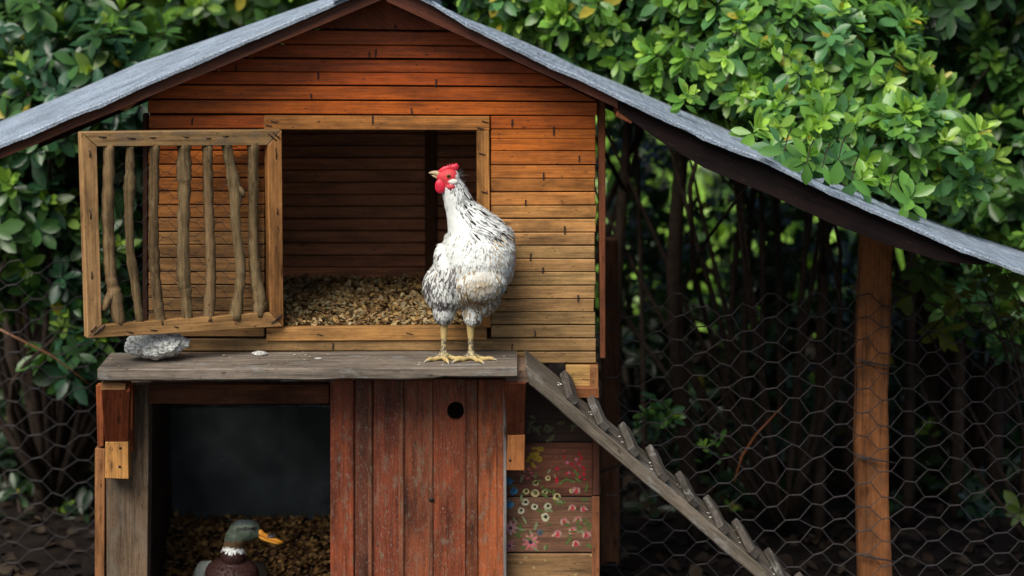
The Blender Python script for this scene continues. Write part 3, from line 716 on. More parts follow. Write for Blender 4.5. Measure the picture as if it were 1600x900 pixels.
tag(lo2, 'heap of brown dry leaves banked up on the floor of the lower pen', 'litter', kind='stuff')
bm = bmesh.new(); bmesh.ops.create_grid(bm, x_segments=12, y_segments=24, size=.5)
for v in bm.verts: x = lerp(xa, xb_, v.co.x + .5); y = lerp(0, .60, v.co.y + .5); v.co = Vector((x, y, zlow(x, y) - .006))
me = bpy.data.meshes.new('litter_bed'); bm.to_mesh(me); bm.free(); bd2 = ob('litter_bed', me, M['soil'], lo2, smooth=True); bd2['kind'] = 'stuff'
gl = litter('fallen_leaves', 5000, -2.6, 3.2, .75, 4.5, lambda x, y: -.008, .055, [(.02, .012, .008), (.03, .018, .01), (.015, .01, .007), (.045, .032, .02)])
tag(gl, 'fallen brown leaves scattered on dark soil beneath the thicket', 'fallen leaves', kind='stuff')
bk = beam('concrete_block', W(350, 785, .82), W(500, 785, .82), (0, 1, 0), .12, .16, M['soil'], None, None, .004)
bk.data.materials.clear(); bk.data.materials.append(simple('concrete', (.30, .31, .30), .9, .2, .3, 30, .4)); tag(bk, 'pale concrete block on the ground behind the dusty window pane', 'concrete block')
bk.location.z = .08

sb_ = litter('shelf_bits', 70, W(170, 570, -.1).x, W(800, 570, -.1).x, -.205, -.03, lambda x, y: ZS + .001, .008, [(.40, .30, .16), (.5, .48, .42), (.2, .12, .06)], lump=0, flat=.2)
for v in sb_.data.vertices: v.co.z = ZS + .0035 + (v.co.z - ZS) * .25
tag(sb_, 'tiny crumbs of straw and dirt scattered on the shelf plank', 'crumbs', kind='stuff')
# ------------------------------------------------------------------ hen
def remesh(parts, voxel, smooth_it, fac=.5):
    """parts: list of (centre, radii) ellipsoids > one continuous skin"""
    bm = bmesh.new()
    for c, r in parts:
        g = bmesh.ops.create_icosphere(bm, subdivisions=3, radius=1)
        for v in g['verts']: v.co = Vector((v.co.x * r[0], v.co.y * r[1], v.co.z * r[2])) + Vector(c)
    me = bpy.data.meshes.new('tmp'); bm.to_mesh(me); bm.free()
    o = bpy.data.objects.new('tmp', me); col.objects.link(o)
    m = o.modifiers.new('r', 'REMESH'); m.mode = 'VOXEL'; m.voxel_size = voxel
    s = o.modifiers.new('s', 'SMOOTH'); s.iterations = smooth_it; s.factor = fac
    dg = bpy.context.evaluated_depsgraph_get(); out = bpy.data.meshes.new_from_object(o.evaluated_get(dg))
    bpy.data.objects.remove(o); bpy.data.meshes.remove(me); return out
def chain(pts, n):
    """(px, py, Y, r[, ry]) control points > spheres along a smooth line"""
    out = []
    for q in resample(pts, n):
        k = K(q[2]); out.append((W(q[0], q[1], q[2]), (q[3] * k, q[3] * k, q[3] * k)))
    return out
def ell(px, py, Y, rx_, ry_, rz): k = K(Y); return (W(px, py, Y), (rx_ * k, rz, ry_ * k))
ZH = ZS + .003
hy = -.135
P_ = [ell(702, 277, hy - .01, 16, 16, .022), ell(694, 277, hy - .012, 12, 12, .016), ell(688, 275, hy - .012, 8, 8, .011)]
P_ += chain([(705, 285, hy - .008, 15), (712, 303, hy, 20), (721, 328, hy + .005, 24), (736, 354, hy + .01, 36), (748, 378, hy + .015, 48)], 12)
P_ += [ell(749, 402, hy - .005, 55, 60, .085), ell(751, 436, hy - .022, 42, 40, .072), ell(742, 412, hy + .08, 52, 62, .10), ell(733, 405, hy + .16, 42, 50, .08),
       ell(692, 410, hy + .03, 14, 30, .07), ell(790, 398, hy + .04, 15, 46, .08)]
P_ += chain([(722, 398, hy + .2, 34), (712, 385, hy + .26, 20), (706, 370, hy + .31, 9)], 5)
P_ += [ell(698, 448, hy + .015, 36, 42, .06), ell(694, 482, hy + .01, 18, 26, .035), ell(752, 460, hy + .02, 31, 34, .06), ell(739, 488, hy + .012, 16, 22, .035)]
LA, LB_ = (694, hy + .012), (735, hy + .010)
ft = []
claws = []
for (lx_, ly), foot, knee in ((LA, (693, 555), 0), (LB_, (736, 556), 0)):
    fy = ly - .004
    base = W(foot[0], foot[1], fy); base.z = ZH + .010
    top_ = W(lx_, 497, ly)
    for i in range(22):
        t = i / 21; p = top_.lerp(base, t); r = lerp(.0125, .0080, min(1, t * 1.6)) + (.0026 if t > .88 else 0)
        P_.append((p, (r, r, r)))
    toes = ((-.038, -.030), (.012, -.052), (.048, -.012), (.004, .034)) if lx_ < 700 else ((-.038, -.036), (.028, -.050), (.055, -.014), (-.006, .034))
    for dx, dy in toes:
        for i in range(12):
            t = i / 11; r = lerp(.0080, .0052, t) + (.0010 if int(t * 12) % 3 == 0 else 0)
            z = lerp(base.z, ZH + r * .9, min(1, t * 1.6)) + (.002 * math.sin(t * 9) if t > .3 else 0)
            P_.append((Vector((base.x + dx * t, base.y + dy * t, z)), (r, r, r)))
        e = Vector((base.x + dx, base.y + dy, ZH + .004)); d = Vector((dx, dy, 0)).normalized()
        claws.append([e - d * .003, e + d * .006 + Vector((0, 0, .001)), e + d * .012 + Vector((0, 0, -.003))])
hen = tag(empty('hen', (W(715, 560, hy).x, hy, ZH)), 'white speckled hen with red comb and black-streaked neck, standing on the shelf', 'hen')
P_ += [ell(742, 440, hy + .0, 46, 38, .07), ell(715, 425, hy + .01, 36, 44, .07)]
hm = remesh(P_, .0034, 12)
co = np.zeros(len(hm.vertices) * 3); hm.vertices.foreach_get('co', co); co = co.reshape(-1, 3)
def pxs(c):
    v = c - np.array(CAM); z = v @ np.array(FW); return 800 + v[:, 0] / z * FPX, 450 - (v @ np.array(UP)) / z * FPX
hx, hyp = pxs(co)
zleg = W(700, 507, hy).z
C = np.tile(np.array([.74, .74, .69]), (len(co), 1))
headm = (co[:, 2] > W(700, 294, hy).z) & (hx < 714 - (hyp - 262) * .05)
redm = headm & (hyp < 297) & (hx < 716)
C[redm] = (.60, .045, .055)
lobe = ((hx - 708) / 7) ** 2 + ((hyp - 284) / 4) ** 2 < 1
C[lobe & redm] = (.72, .60, .55)
leg = co[:, 2] < zleg
C[leg] = (.50, .37, .15)
tarsus = leg & (co[:, 2] < ZH + .055) & (co[:, 2] > ZH + .012); C[tarsus] = np.where(nr.random((tarsus.sum(), 1)) < .5, (.10, .09, .07), (.45, .36, .18))
thg = (~leg) & (hx < 718) & (hyp > 418); C[thg] = (.22, .21, .22)
set_cols(hm, C)
body = ob('body', hm, M['skin'], hen, None, None, True)
# plumage: rows of overlapping feathers over the body
hm.calc_loop_triangles()
pc = np.zeros(len(hm.polygons) * 3); hm.polygons.foreach_get('center', pc); pc = pc.reshape(-1, 3)
pn = np.zeros(len(hm.polygons) * 3); hm.polygons.foreach_get('normal', pn); pn = pn.reshape(-1, 3)
fx, fy_ = pxs(pc)
okf = (pc[:, 2] > zleg + .004) & ~((fy_ < 291 + np.clip((fx - 695) * -.3, -4, 6)) & (fx < 712))
ids = np.nonzero(okf)[0]
sel = nr.choice(ids, min(len(ids), 19000), replace=False)
P0, N0 = pc[sel], pn[sel]; sx, sy = fx[sel], fy_[sel]; n = len(sel)
D0 = np.tile(np.array([.05, .25, -1.0]), (n, 1))
neck = sy < 372 - (sx - 700) * .0
D0[neck] = np.stack([np.where(sx[neck] > 720, .62, .05) * np.ones(neck.sum()), .25 * np.ones(neck.sum()), -1.0 * np.ones(neck.sum())], 1)
wing = (sx > 768) & (sy < 450); D0[wing] = (-.12, .6, -1)
th = (sy > 418) & (sx < 722); D0[th] = np.stack([(sx[th] - 690) * -.008, .15 * np.ones(th.sum()), -np.ones(th.sum())], 1)
D0 = D0 + nr.normal(size=(n, 3)) * np.where((sy > 425) & (sx < 725), .28, .14)[:, None]
D0 = D0 - N0 * (D0 * N0).sum(1)[:, None]
Dn = np.linalg.norm(D0, axis=1); keepf = Dn > .25; P0, N0, D0, sx, sy = P0[keepf], N0[keepf], D0[keepf], sx[keepf], sy[keepf]; n = len(P0)
D0 /= np.linalg.norm(D0, axis=1)[:, None]
Lf = np.full(n, .021); Wf = np.full(n, .0066)
nk = (sy < 330); Lf[nk] = .024; Wf[nk] = .0055
nk2 = (sy >= 330) & (sy < 385) & (sx > 725); Lf[nk2] = .034; Wf[nk2] = .0060
nk0 = sy < 300; Lf[nk0] = .013; Wf[nk0] = .004
tg = (sy > 425) & (sx < 730); Lf[tg] = .028; Wf[tg] = .0058
lowb = (sy > 470); Lf[lowb] = .018; Wf[lowb] = .0055
Lf *= nr.uniform(.8, 1.2, n); Wf *= nr.uniform(.8, 1.2, n)
white = np.array([.75, .78, .75]); FC = np.tile(white, (n, 1)) * nr.uniform(.93, 1.04, (n, 1))
TC = FC.copy()                     # colour of the feather's centre/tip
rr = nr.random(n)
# hackle: black centre streaks on the back of the neck
back = (sx > 704 + (sy - 295) * .42) & (sy < 372) & (sx < 805)
hk = back & (rr < .55) & (sy > 290); TC[hk] = np.array([.016, .016, .018]); full = back & (rr < .16) & (sy > 290); FC[full] = (.03, .03, .032)
hk2 = (sy < 330) & ~back & (rr < .12); TC[hk2] = (.15, .15, .15)
hk3 = (sy < 304) & (sx > 706) & (rr < .6); TC[hk3] = (.05, .05, .05)
# flecks and ochre on the breast
fl = (sy > 352) & (sx > 705) & (rr < .06); TC[fl] = (.16, .10, .05)
oc = (sy > 365) & (sx > 762) & (rr > .68); TC[oc] = (.44, .30, .12)
w2 = np.exp(-(((sx - 752) / 27) ** 2 + ((sy - 446) / 20) ** 2)) * nr.uniform(.55, 1.0, n); FC = FC * (1 - w2[:, None]) + np.array([.36, .26, .13]) * w2[:, None]; oc2 = w2 > .3; TC[oc2] = FC[oc2] * .8
oc3 = (np.exp(-(((sx - 745) / 44) ** 2 + ((sy - 462) / 26) ** 2)) > nr.random(n)) & ~oc2; FC[oc3] = np.array([.50, .44, .31]); TC[oc3] = (.24, .15, .07)
# grey-black smudged flank and thigh on the left
dk = (sx < 716 + (sy - 440) * .12) & (sy > 418 - (sx < 690) * 22); pdk = np.clip(.42 + .75 * np.array([mnoise.noise(Vector((a * .05, b * .05, 2))) for a, b in zip(sx, sy)]), 0, 1)
m1 = dk & (rr < pdk); FC[m1] = np.array([.17, .155, .155]) * nr.uniform(.6, 1.8, (m1.sum(), 1)); TC[m1] = FC[m1] * .6
m2 = dk & ~m1; TC[m2] = white * .62
m3 = (sx > 742) & (sy > 468) & (rr < .30); FC[m3] = np.array([.30, .25, .19]); TC[m3] = (.07, .055, .045)
m4 = (sx > 776) & (sy > 440) & (rr < .5); TC[m4] = (.06, .05, .045)
nP = P0 + N0 * .0005 - D0 * Lf[:, None] * .35
V, t, q = leaf_arrays(nP, D0 + N0 * (nr.uniform(.03, .16, n) + np.where(sy > 425, nr.uniform(0, .10, n), 0))[:, None], N0, Lf, Wf, -.12, .10)
mef = np_mesh('plumage', V, t, q)
cc = np.repeat(FC[:, None, :], 11, 1); cc[:, [5, 8, 10]] = TC[:, None, :]; cc[:, 2] = FC * .7 + TC * .3
hkm = (hk | hk2)[:, None]; cc[:, 2] = np.where(hkm, TC * .8 + FC * .2, cc[:, 2])
set_cols(mef, cc.reshape(-1, 3)); plume = ob('plumage', mef, M['attr'], hen, None, None, True)
plume['label'] = 'white feathers with black neck streaks, ochre breast and grey smudged flank'
# crest tuft behind the head
V, F = [], []
for i in range(26):
    b = W(709 + rng.uniform(0, 9), 268 + rng.uniform(0, 16), hy - .005 + rng.uniform(-.015, .02)); d = Vector((rng.uniform(.3, 1), rng.uniform(-.3, .4), rng.uniform(-.9, .35))).normalized() * rng.uniform(.012, .026)
    tube_data([b, b + d * .5 + Vector((0, 0, .001)), b + d], [.0012, .0009, .0003], 4, 0, V, F)
ob('crest_feathers', mesh('crest_feathers', V, F), M['obj'], hen, None, (.05, .05, .05))
# comb: serrated blade
def blade(name, outline, Y, thick, colr, parent, wob=.002):
    n = len(outline); cx = sum(p[0] for p in outline) / n; cy = sum(p[1] for p in outline) / n
    V = [W(x, y, Y - thick * .35) for x, y in outline] + [W(x, y, Y + thick * .35) for x, y in outline]
    V += [W(lerp(x, cx, .35), lerp(y, cy, .35), Y - thick * .9 + rng.uniform(-wob, wob) * .3) for x, y in outline] + [W(lerp(x, cx, .35), lerp(y, cy, .35), Y + thick * .9) for x, y in outline]
    V += [W(cx, cy, Y - thick), W(cx, cy, Y + thick)]
    F = []
    for i in range(n):
        j = (i + 1) % n
        F += [(i, j, n + j, n + i), (2 * n + i, 2 * n + j, j, i), (n + i, n + j, 3 * n + j, 3 * n + i), (4 * n, 2 * n + j, 2 * n + i), (4 * n + 1, 3 * n + i, 3 * n + j)]
    me = mesh(name, V, F); bm = bmesh.new(); bm.from_mesh(me); bmesh.ops.recalc_face_normals(bm, faces=bm.faces); bm.to_mesh(me); bm.free()
    return ob(name, me, M['obj'], parent, None, colr, True)
blade('comb', [(682, 269), (688, 263.5), (694, 259.5), (698, 260), (699, 256.5), (701, 260), (703, 255.5), (705, 259.5), (707.5, 255), (709.5, 259), (713, 254.5), (717, 259), (717, 265), (712, 268), (704, 266.5), (694, 268), (686, 272)], hy - .014, .006, (.62, .03, .055), hen)
def lump(name, px, py, Y, rx_, ry_, rz, colr, parent, mat='obj', k2=.08):
    bm = bmesh.new(); bmesh.ops.create_icosphere(bm, subdivisions=3, radius=1); c, r = ell(px, py, Y, rx_, ry_, rz)
    for v in bm.verts: s = 1 + k2 * mnoise.noise(v.co * 2.3 + Vector((px, 0, 0))); v.co = Vector((v.co.x * r[0], v.co.y * r[1], v.co.z * r[2])) * s
    me = bpy.data.meshes.new(name); bm.to_mesh(me); bm.free(); return ob(name, me, M[mat], parent, Matrix.Translation(c), colr, True)
lump('wattle', 688, 291, hy - .022, 8.5, 11.5, .006, (.62, .02, .05), hen)
lump('wattle', 690, 291, hy - .002, 7, 10, .005, (.62, .02, .05), hen)
lump('wattle', 705, 292, hy - .028, 7, 5, .006, (.55, .05, .07), hen)
lump('earlobe', 708, 284, hy - .030, 7, 4.2, .004, (.75, .68, .62), hen)
for dy in (-.0315, .008):
    e = lump('eye', 701, 275, hy + dy, 3.4, 3.2, .003, (.25, .10, .02), hen, k2=0); lump('pupil', 700.8, 275, hy + dy + (-.0022 if dy < 0 else .0022), 2.0, 2.0, .0016, (.005, .005, .005), e, k2=0)
def beakmesh(name, pts, Y, w0, colr, parent):
    V, F = [], []
    for (x, yt, yb, wd) in pts:
        for sy_, a in ((0, yt), (1, (yt + yb) / 2), (0, yb), (-1, (yt + yb) / 2)): V.append(W(x, a, Y + sy_ * wd * w0))
    for i in range(len(pts) - 1):
        for k in range(4): F.append((i * 4 + k, i * 4 + (k + 1) % 4, i * 4 + 4 + (k + 1) % 4, i * 4 + 4 + k))
    F += [(3, 2, 1, 0), tuple(len(V) - 4 + k for k in range(4))]
    me = mesh(name, V, F); bm = bmesh.new(); bm.from_mesh(me); bmesh.ops.recalc_face_normals(bm, faces=bm.faces); bmesh.ops.subdivide_edges(bm, edges=bm.edges, cuts=1, smooth=.6, use_grid_fill=True); bm.to_mesh(me); bm.free()
    return ob(name, me, M['obj'], parent, None, colr, True)
beakmesh('beak', [(687, 268, 277, 1), (680, 266.5, 274, .8), (675, 267.5, 272.5, .5), (670, 269.5, 271, .1)], hy - .012, .008, (.42, .32, .18), hen)
beakmesh('beak', [(686, 275, 281, .9), (680, 274, 278, .7), (675, 273, 275, .3)], hy - .012, .007, (.36, .26, .14), hen)
for c in claws: tube('claw', c, [.0034, .0026, .0008], M['obj'], hen, (.42, .36, .28), 6)

# ------------------------------------------------------------------ duck
dy_ = .12
D_ = chain([(364, 868, dy_, 20), (366, 852, dy_, 17), (369, 840, dy_ - .003, 18)], 6) + [ell(378, 829, dy_ - .005, 21, 18.5, .026), ell(388, 829, dy_ - .005, 20, 18, .025), ell(399, 832, dy_ - .006, 11, 11, .017)]
D_ += [ell(362, 894, dy_ + .015, 43, 25, .06), ell(362, 915, dy_ + .01, 46, 46, .075), ell(362, 950, dy_ + .06, 52, 52, .11), ell(356, 950, dy_ + .14, 52, 50, .12), ell(352, 940, dy_ + .23, 36, 34, .08)]
D_ += chain([(350, 935, dy_ + .27, 22), (348, 922, dy_ + .33, 12), (347, 912, dy_ + .38, 4)], 5)
duck = empty('duck', (W(362, 950, dy_).x, dy_ + .04, zlow(0, dy_ + .04)))
tag(duck, 'brown-breasted duck with mottled green-grey head, white collar and orange bill, inside the pen', 'duck')
zf_ = zlow(0, dy_ + .05) + .012
for sx_ in (-1, 1):
    a = W(362 + sx_ * 24, 985, dy_ + .06); 
    for i in range(16):
        t = i / 15; D_.append((Vector((a.x, a.y, lerp(a.z, zf_ + .004, t))), (.008,) * 3))
    for dx in (-.03, 0, .03):
        for i in range(10):
            t = i / 9; D_.append((Vector((a.x + dx * t, a.y - .055 * t, zf_ + .004)), (.007, .007, .005)))
dm = remesh(D_, .004, 6)
co = np.zeros(len(dm.vertices) * 3); dm.vertices.foreach_get('co', co); co = co.reshape(-1, 3); dx_, dyp = pxs(co)
C = np.tile(np.array([.034, .013, .011]), (len(co), 1)); nz = np.array([mnoise.noise(Vector(c) * 60) + .6 * mnoise.noise(Vector(c) * 160) for c in co])
hd_ = dyp < 857 + (dx_ - 366) * .12; C[hd_] = np.array([.065, .085, .06]) * (1 + .55 * nz[hd_])[:, None]
crown_ = hd_ & (dyp < 820); C[crown_] = np.array([.035, .045, .045]) * (1 + .5 * nz[crown_])[:, None]
eyeb = hd_ & (np.abs(dyp - 826 + (dx_ - 385) * .06) < 2) & (dx_ > 370) & (dx_ < 402); C[eyeb] = (.02, .022, .02)
lown = hd_ & (dyp > 846); C[lown] = np.array([.10, .06, .03]) * (1 + .6 * nz[lown])[:, None]
colr_ = (~hd_) & (dyp < 863 + (dx_ - 366) * .12) & (co[:, 1] < dy_ + .03); C[colr_] = (.62, .64, .62)
bkb = co[:, 1] > dy_ + .075; C[bkb] = np.array([.11, .095, .085]) * (1 + .5 * nz[bkb])[:, None]
lg = co[:, 2] < zf_ + .05; C[lg] = (.5, .17, .02)
set_cols(dm, np.clip(C, .004, 1)); ob('body', dm, M['skin'], duck, None, None, True)
pc = np.zeros(len(dm.polygons) * 3); dm.polygons.foreach_get('center', pc); pc = pc.reshape(-1, 3)
pn = np.zeros(len(dm.polygons) * 3); dm.polygons.foreach_get('normal', pn); pn = pn.reshape(-1, 3)
vi = np.array([p.vertices[0] for p in dm.polygons]); sel = nr.choice(len(pc), min(5200, len(pc)), replace=False); ux, uy = pxs(pc[sel])
sel = sel[(pc[sel, 2] > zf_ + .055) & (ux < 407)]; ux, uy = pxs(pc[sel]); k_ = len(sel)
Df = np.where((uy < 857)[:, None], np.array([-1, .2, -.75]), np.array([0, .7, -1.0])) + nr.normal(0, .2, (k_, 3)); Df -= pn[sel] * (Df * pn[sel]).sum(1)[:, None]
g_ = np.linalg.norm(Df, axis=1) > .2; sel, Df, uy = sel[g_], Df[g_], uy[g_]; k_ = len(sel); Lq = np.where(uy < 857, .007, .011) * nr.uniform(.8, 1.2, k_)
V, t, q = leaf_arrays(pc[sel] - Df * .003, Df + pn[sel] * .12, pn[sel], Lq, Lq * .5, -.1, .1)
ob('plumage', np_mesh('plumage', V, t, q, np.clip(C[vi[sel]] * np.where((uy < 857)[:, None], nr.uniform(.5, 1.6, (k_, 1)), nr.uniform(.75, 1.25, (k_, 1))), .004, .8)), M['attr'], duck, None, None, True)
for s_, cc_ in ((-1, (.22, .25, .23)), (1, (.085, .07, .05))):
    P2 = []
    for i in range(12):
        t = i / 11; P2.append((W(362 + s_ * lerp(33, 49, math.sin(t * 2.2)), lerp(878, 935, t), dy_ + lerp(.05, .2, t)), ((.012 + .012 * math.sin(t * 3)) * min(1, .3 + t * 2), .035 * min(1, .3 + t * 2), (.022 + .02 * math.sin(t * 3)) * min(1, .3 + t * 2))))
    wm = remesh(P2, .004, 5); set_cols(wm, np.tile(np.array(cc_), (len(wm.vertices), 1))); ob('wing', wm, M['attr'], duck, None, None, True)
def bill(pts, colr, name='bill'): return beakmesh(name, pts, dy_ - .008, .017, colr, duck)
bill([(405, 826, 838, .75), (412, 831, 841, .75), (422, 837, 845.5, .8), (434, 842.5, 849, .85), (440, 845.5, 849.5, .7), (443, 847.5, 849, .3)], (.60, .24, .02))
bill([(405, 836, 841, .6), (416, 842, 846, .7), (432, 847.5, 850, .75), (439, 848.5, 850, .4)], (.60, .27, .03))
lump('bill_saddle', 423, 837.5, dy_ - .010, 9, 3.2, .013, (.05, .04, .045), duck)
for dd in (-.0295, .019): lump('eye', 395, 825, dy_ + dd - .001, 2.6, 2.2, .0025, (.006, .005, .005), duck, k2=0)

# ------------------------------------------------------------------ netting fences
def fence(name, Y, x0, x1, y0, y1, cw, ch, flat, r, label, keep=None):
    root = tag(empty(name, (W((x0 + x1) / 2, 900, Y).x, Y, 0)), label, 'wire fence')
    V, F = hexnet(lambda x, y: W(x, y, Y + .02 * mnoise.noise(Vector((x * .006, y * .006, 1)))), x0, x1, y0, y1, cw, ch, flat, r, r * 1.45, .10, 4, keep)
    return root, ob('wire_mesh', mesh('wire_mesh', V, F), M['wire'], root, None, None, False)
fr, _ = fence('wire_fence', .37, 944, 1720, 440, 1180, 36, 37, 17, .0013, 'hexagonal chicken wire stretched across the dark thicket behind the ramp', keep=lambda x, y: x > 946 and y > 455 + 30 * mnoise.noise(Vector((x * .01, 0, 0))))
for (y, a) in ((718, 0), (872, 0), (568, 0)):
    tube('wire_tie', [W(1336, y - 8, .385), W(1352, y - 3, .385), W(1372, y + 1, .38), W(1402, y + 6, .385)], [.0016, .003, .003, .0016], M['wire'], fr, None, 6, .1)
fl_, _ = fence('wire_fence', .9, -60, 560, 410, 1010, 36, 36, 16, .0013, 'hexagonal chicken wire beside the weathered pen post', keep=lambda x, y: x < 560)
fp = beam('post', Vector((W(955, 800, 1.0).x, 1.0, -.02)), Vector((W(950, 600, 1.0).x, 1.0, .98)), (1, 0, 0), .055, .05, M['dark'], None, (.16, .07, .035), .004, 6, .003)
fp.name = 'fence_post'; tag(fp, 'brown wooden fence post in shadow behind the flower-painted boards', 'post')

gp = beam('post', Vector((W(455, 700, 1.05).x, 1.05, -.02)), Vector((W(455, 700, 1.05).x, 1.05, .9)), (1, 0, 0), .05, .05, M['grey'], None, (.4, .4, .38), .004, 6, .003)
gp.name = 'fence_post'; tag(gp, 'pale post dimly seen through the dusty pane at the back of the pen', 'post')
# ------------------------------------------------------------------ plants
GREEN = np.array([[.070, .175, .042], [.095, .23, .045], [.050, .145, .048], [.070, .19, .072], [.12, .265, .048]])
YOUNG = np.array([[.28, .50, .06], [.34, .56, .08], [.22, .45, .06], [.40, .60, .11]])
DARKG = np.array([[.030, .075, .022], [.040, .10, .028], [.055, .12, .03], [.035, .085, .035]])  # thicket greens, dark enough that the colour carries some of its shade
def whorls(tips, axes, size, young=.5, pal=GREEN, count=7, ypal=YOUNG):
    P, D, Nn, L, Wd, C, yg = [], [], [], [], [], [], []
    for tip, ax in zip(tips, axes):
        ax = ax / np.linalg.norm(ax); s = size * nr.uniform(.8, 1.2); isy = nr.random() < young
        ref = np.array([0, 0, 1.0]) if abs(ax[2]) < .9 else np.array([1.0, 0, 0]); u = np.cross(ax, ref); u /= np.linalg.norm(u); v = np.cross(ax, u)
        base = pal[nr.integers(len(pal))]; yb = ypal[nr.integers(len(ypal))]; ph = nr.uniform(0, 6.28)
        rings = [(count, nr.uniform(65, 95), 1.0, -.25, base)] + [(4, 55, .85, -.05, base * 1.15 if not isy else base * .5 + yb * .5)] + [(3, 75, .9, -1.0, base * .9)] + ([(5, 24, .62, .08, yb)] if isy else [])
        for cnt, ang, ls, off, c in rings:
            for k in range(cnt):
                a = ph + k * 2.4 + nr.normal(0, .25); an = math.radians(ang + nr.normal(0, 20))
                d = ax * math.cos(an) + (u * math.cos(a) + v * math.sin(a)) * math.sin(an)
                nn = ax * math.sin(an) - (u * math.cos(a) + v * math.sin(a)) * math.cos(an)
                d = d + np.array([0, 0, -.12])
                P.append(tip + ax * s * (off + (nr.uniform(-.08, .08) if cnt != 3 else nr.uniform(-.6, .5))) + d * .004); D.append(d); Nn.append(nn + nr.normal(0, .15, 3))
                l = s * ls * nr.uniform(.65, 1.2); L.append(l); Wd.append(l * nr.uniform(.36, .50)); C.append(c * nr.uniform(.72, 1.22) if nr.random() > .012 else np.array([.42, .36, .05])); yg.append(cnt == 5 and isy)
    return [np.array(a) for a in (P, D, Nn, L, Wd, C)]
leafvar = []
for i in range(4):
    V, t, q = leaf_arrays([[0, 0, 0]], [[1, 0, 0]], [[0, 0, 1]], [1.0], [1.0], (.18, .26, .12, .32)[i] , (.10, .16, .05, .22)[i])
    me = np_mesh('leaf', V, t, q); me.materials.append(M['leaf_obj']); me.polygons.foreach_set('use_smooth', [True] * len(me.polygons)); leafvar.append(me)
def twigs(tips, axes, L=.11, r=.0022):
    return [[(*(t_ - a_ / np.linalg.norm(a_) * L + nr.normal(0, .01, 3)), r), (*(t_ - a_ / np.linalg.norm(a_) * L * .5), r * .8), (*t_, r * .5)] for t_, a_ in zip(tips, axes) if not (t_[1] < YB + .12 and t_[0] > 0 and t_[2] - a_[2] / np.linalg.norm(a_) * L < roof_z(t_[0], min(t_[1], YB)) + .02)]
def plant(name, label, cat, base, stems, data, group=None, singles=0, score=None, stemr=.012, stemcol=None):
    """stems: list of point lists; data: leaf arrays; the SINGLES best-scored leaves become parts of their own"""
    root = tag(empty(name, base), label, cat, group)
    V, F = [], []
    for s in stems:
        rad = np.linspace(stemr, stemr * .35, len(s)) if len(s[0]) == 3 else [q[3] for q in s]
        tube_data([q[:3] for q in s], list(rad), 6, .08, V, F)
    if V: ob('trunk', mesh('trunk', V, F), M['trunk'], root, None, None, True)
    P, D, Nn, L, Wd, C = data
    if singles:
        order = np.argsort(-score(P, D, L)); one = order[:singles]; rest = order[singles:]
        for i in one:
            x = Vector(D[i]).normalized(); z = Vector(Nn[i]); z = (z - x * z.dot(x)).normalized(); y = z.cross(x)
            m4 = Matrix.Translation(Vector(P[i])) @ Matrix((x, y, z)).transposed().to_4x4() @ Matrix.Diagonal((L[i], Wd[i], (L[i] + Wd[i]) / 2, 1))
            ob('leaf', leafvar[int(i) % 4], None, root, m4, tuple(C[i]))
        P, D, Nn, L, Wd, C = (a[rest] for a in (P, D, Nn, L, Wd, C))
    V, t, q = leaf_arrays(P, D, Nn, L, Wd); me = np_mesh('foliage', V, t, q, C); me.polygons.foreach_set('use_smooth', [True] * len(me.polygons))
    o = ob('foliage', me, M['leaf'], root); o['kind'] = 'stuff'
    return root
def in_blobs(blobs, n, shell=.55):
    tips, axes = [], []
    vol = np.array([b[1][0] * b[1][1] * b[1][2] for b in blobs]) ** .67; vol /= vol.sum()
    for b in nr.choice(len(blobs), n, p=vol):
        c, r = blobs[b]; d = rand_dirs(1)[0]; k = nr.uniform(shell ** 3, 1) ** (1 / 3)
        tips.append(np.array(c) + d * np.array(r) * k); axes.append(d + np.array([0, -.35, .55]) + nr.normal(0, .25, 3))
    return np.array(tips), np.array(axes)
def limbs(base, tips, k, r0, bend=.15):
    out = []
    for i in nr.choice(len(tips), min(k, len(tips)), replace=False):
        a, b = np.array(base), tips[i]; m = a * .5 + b * .5 + np.array([nr.normal(0, bend), nr.normal(0, bend), .12])
        pts = resample([tuple(a), tuple(m), tuple(b)], 7); rr_ = np.linspace(r0, r0 * .2, 8)
        out.append([(*p, r_) for p, r_ in zip(pts, rr_)])
    return out
def B(px, py, Y, r): return (tuple(W(px, py, Y)), r)
# the bright shrub over the right slope
blobs = [B(860, -70, 1.25, (.30, .35, .26)), B(1000, -25, 1.15, (.34, .40, .30)), B(1150, 60, 1.0, (.30, .40, .28)), B(1290, 110, .95, (.30, .42, .27)), B(1390, 215, .80, (.22, .36, .19)), B(1470, 245, .75, (.15, .25, .12)), B(1240, 190, .75, (.18, .3, .12)),
         B(1100, -60, 1.4, (.5, .4, .3)), B(1300, -40, 1.4, (.4, .4, .3))]
tips, axes = in_blobs(blobs, 2000, .5)
kp = np.array([(p[1] > YB + .04) or (p[2] > roof_z(p[0], p[1]) + .055) for p in tips]) & np.array([not (p[1] > YB and p[2] < roof_z(p[0], YB) - .15) for p in tips])
tips, axes = tips[kp], axes[kp]
ext = np.array([W(1262, 258, .02), W(1308, 250, .02), W(1220, 235, .1), W(1345, 285, .15), W(1425, 308, .2), W(1180, 205, .25), W(1530, 205, .5), W(1510, 235, .5), W(1075, 150, .3)])
for e in ext[:9]: e[2] = max(e[2], roof_z(e[0], e[1]) + .05)
tips = np.vstack([tips, ext]); axes = np.vstack([axes, np.tile([.25, -.6, .6], (len(ext), 1))])
data = whorls(tips, axes, .067, .68, GREEN * np.array([1.3, 1.25, 1.1]), count=6)
hang = []
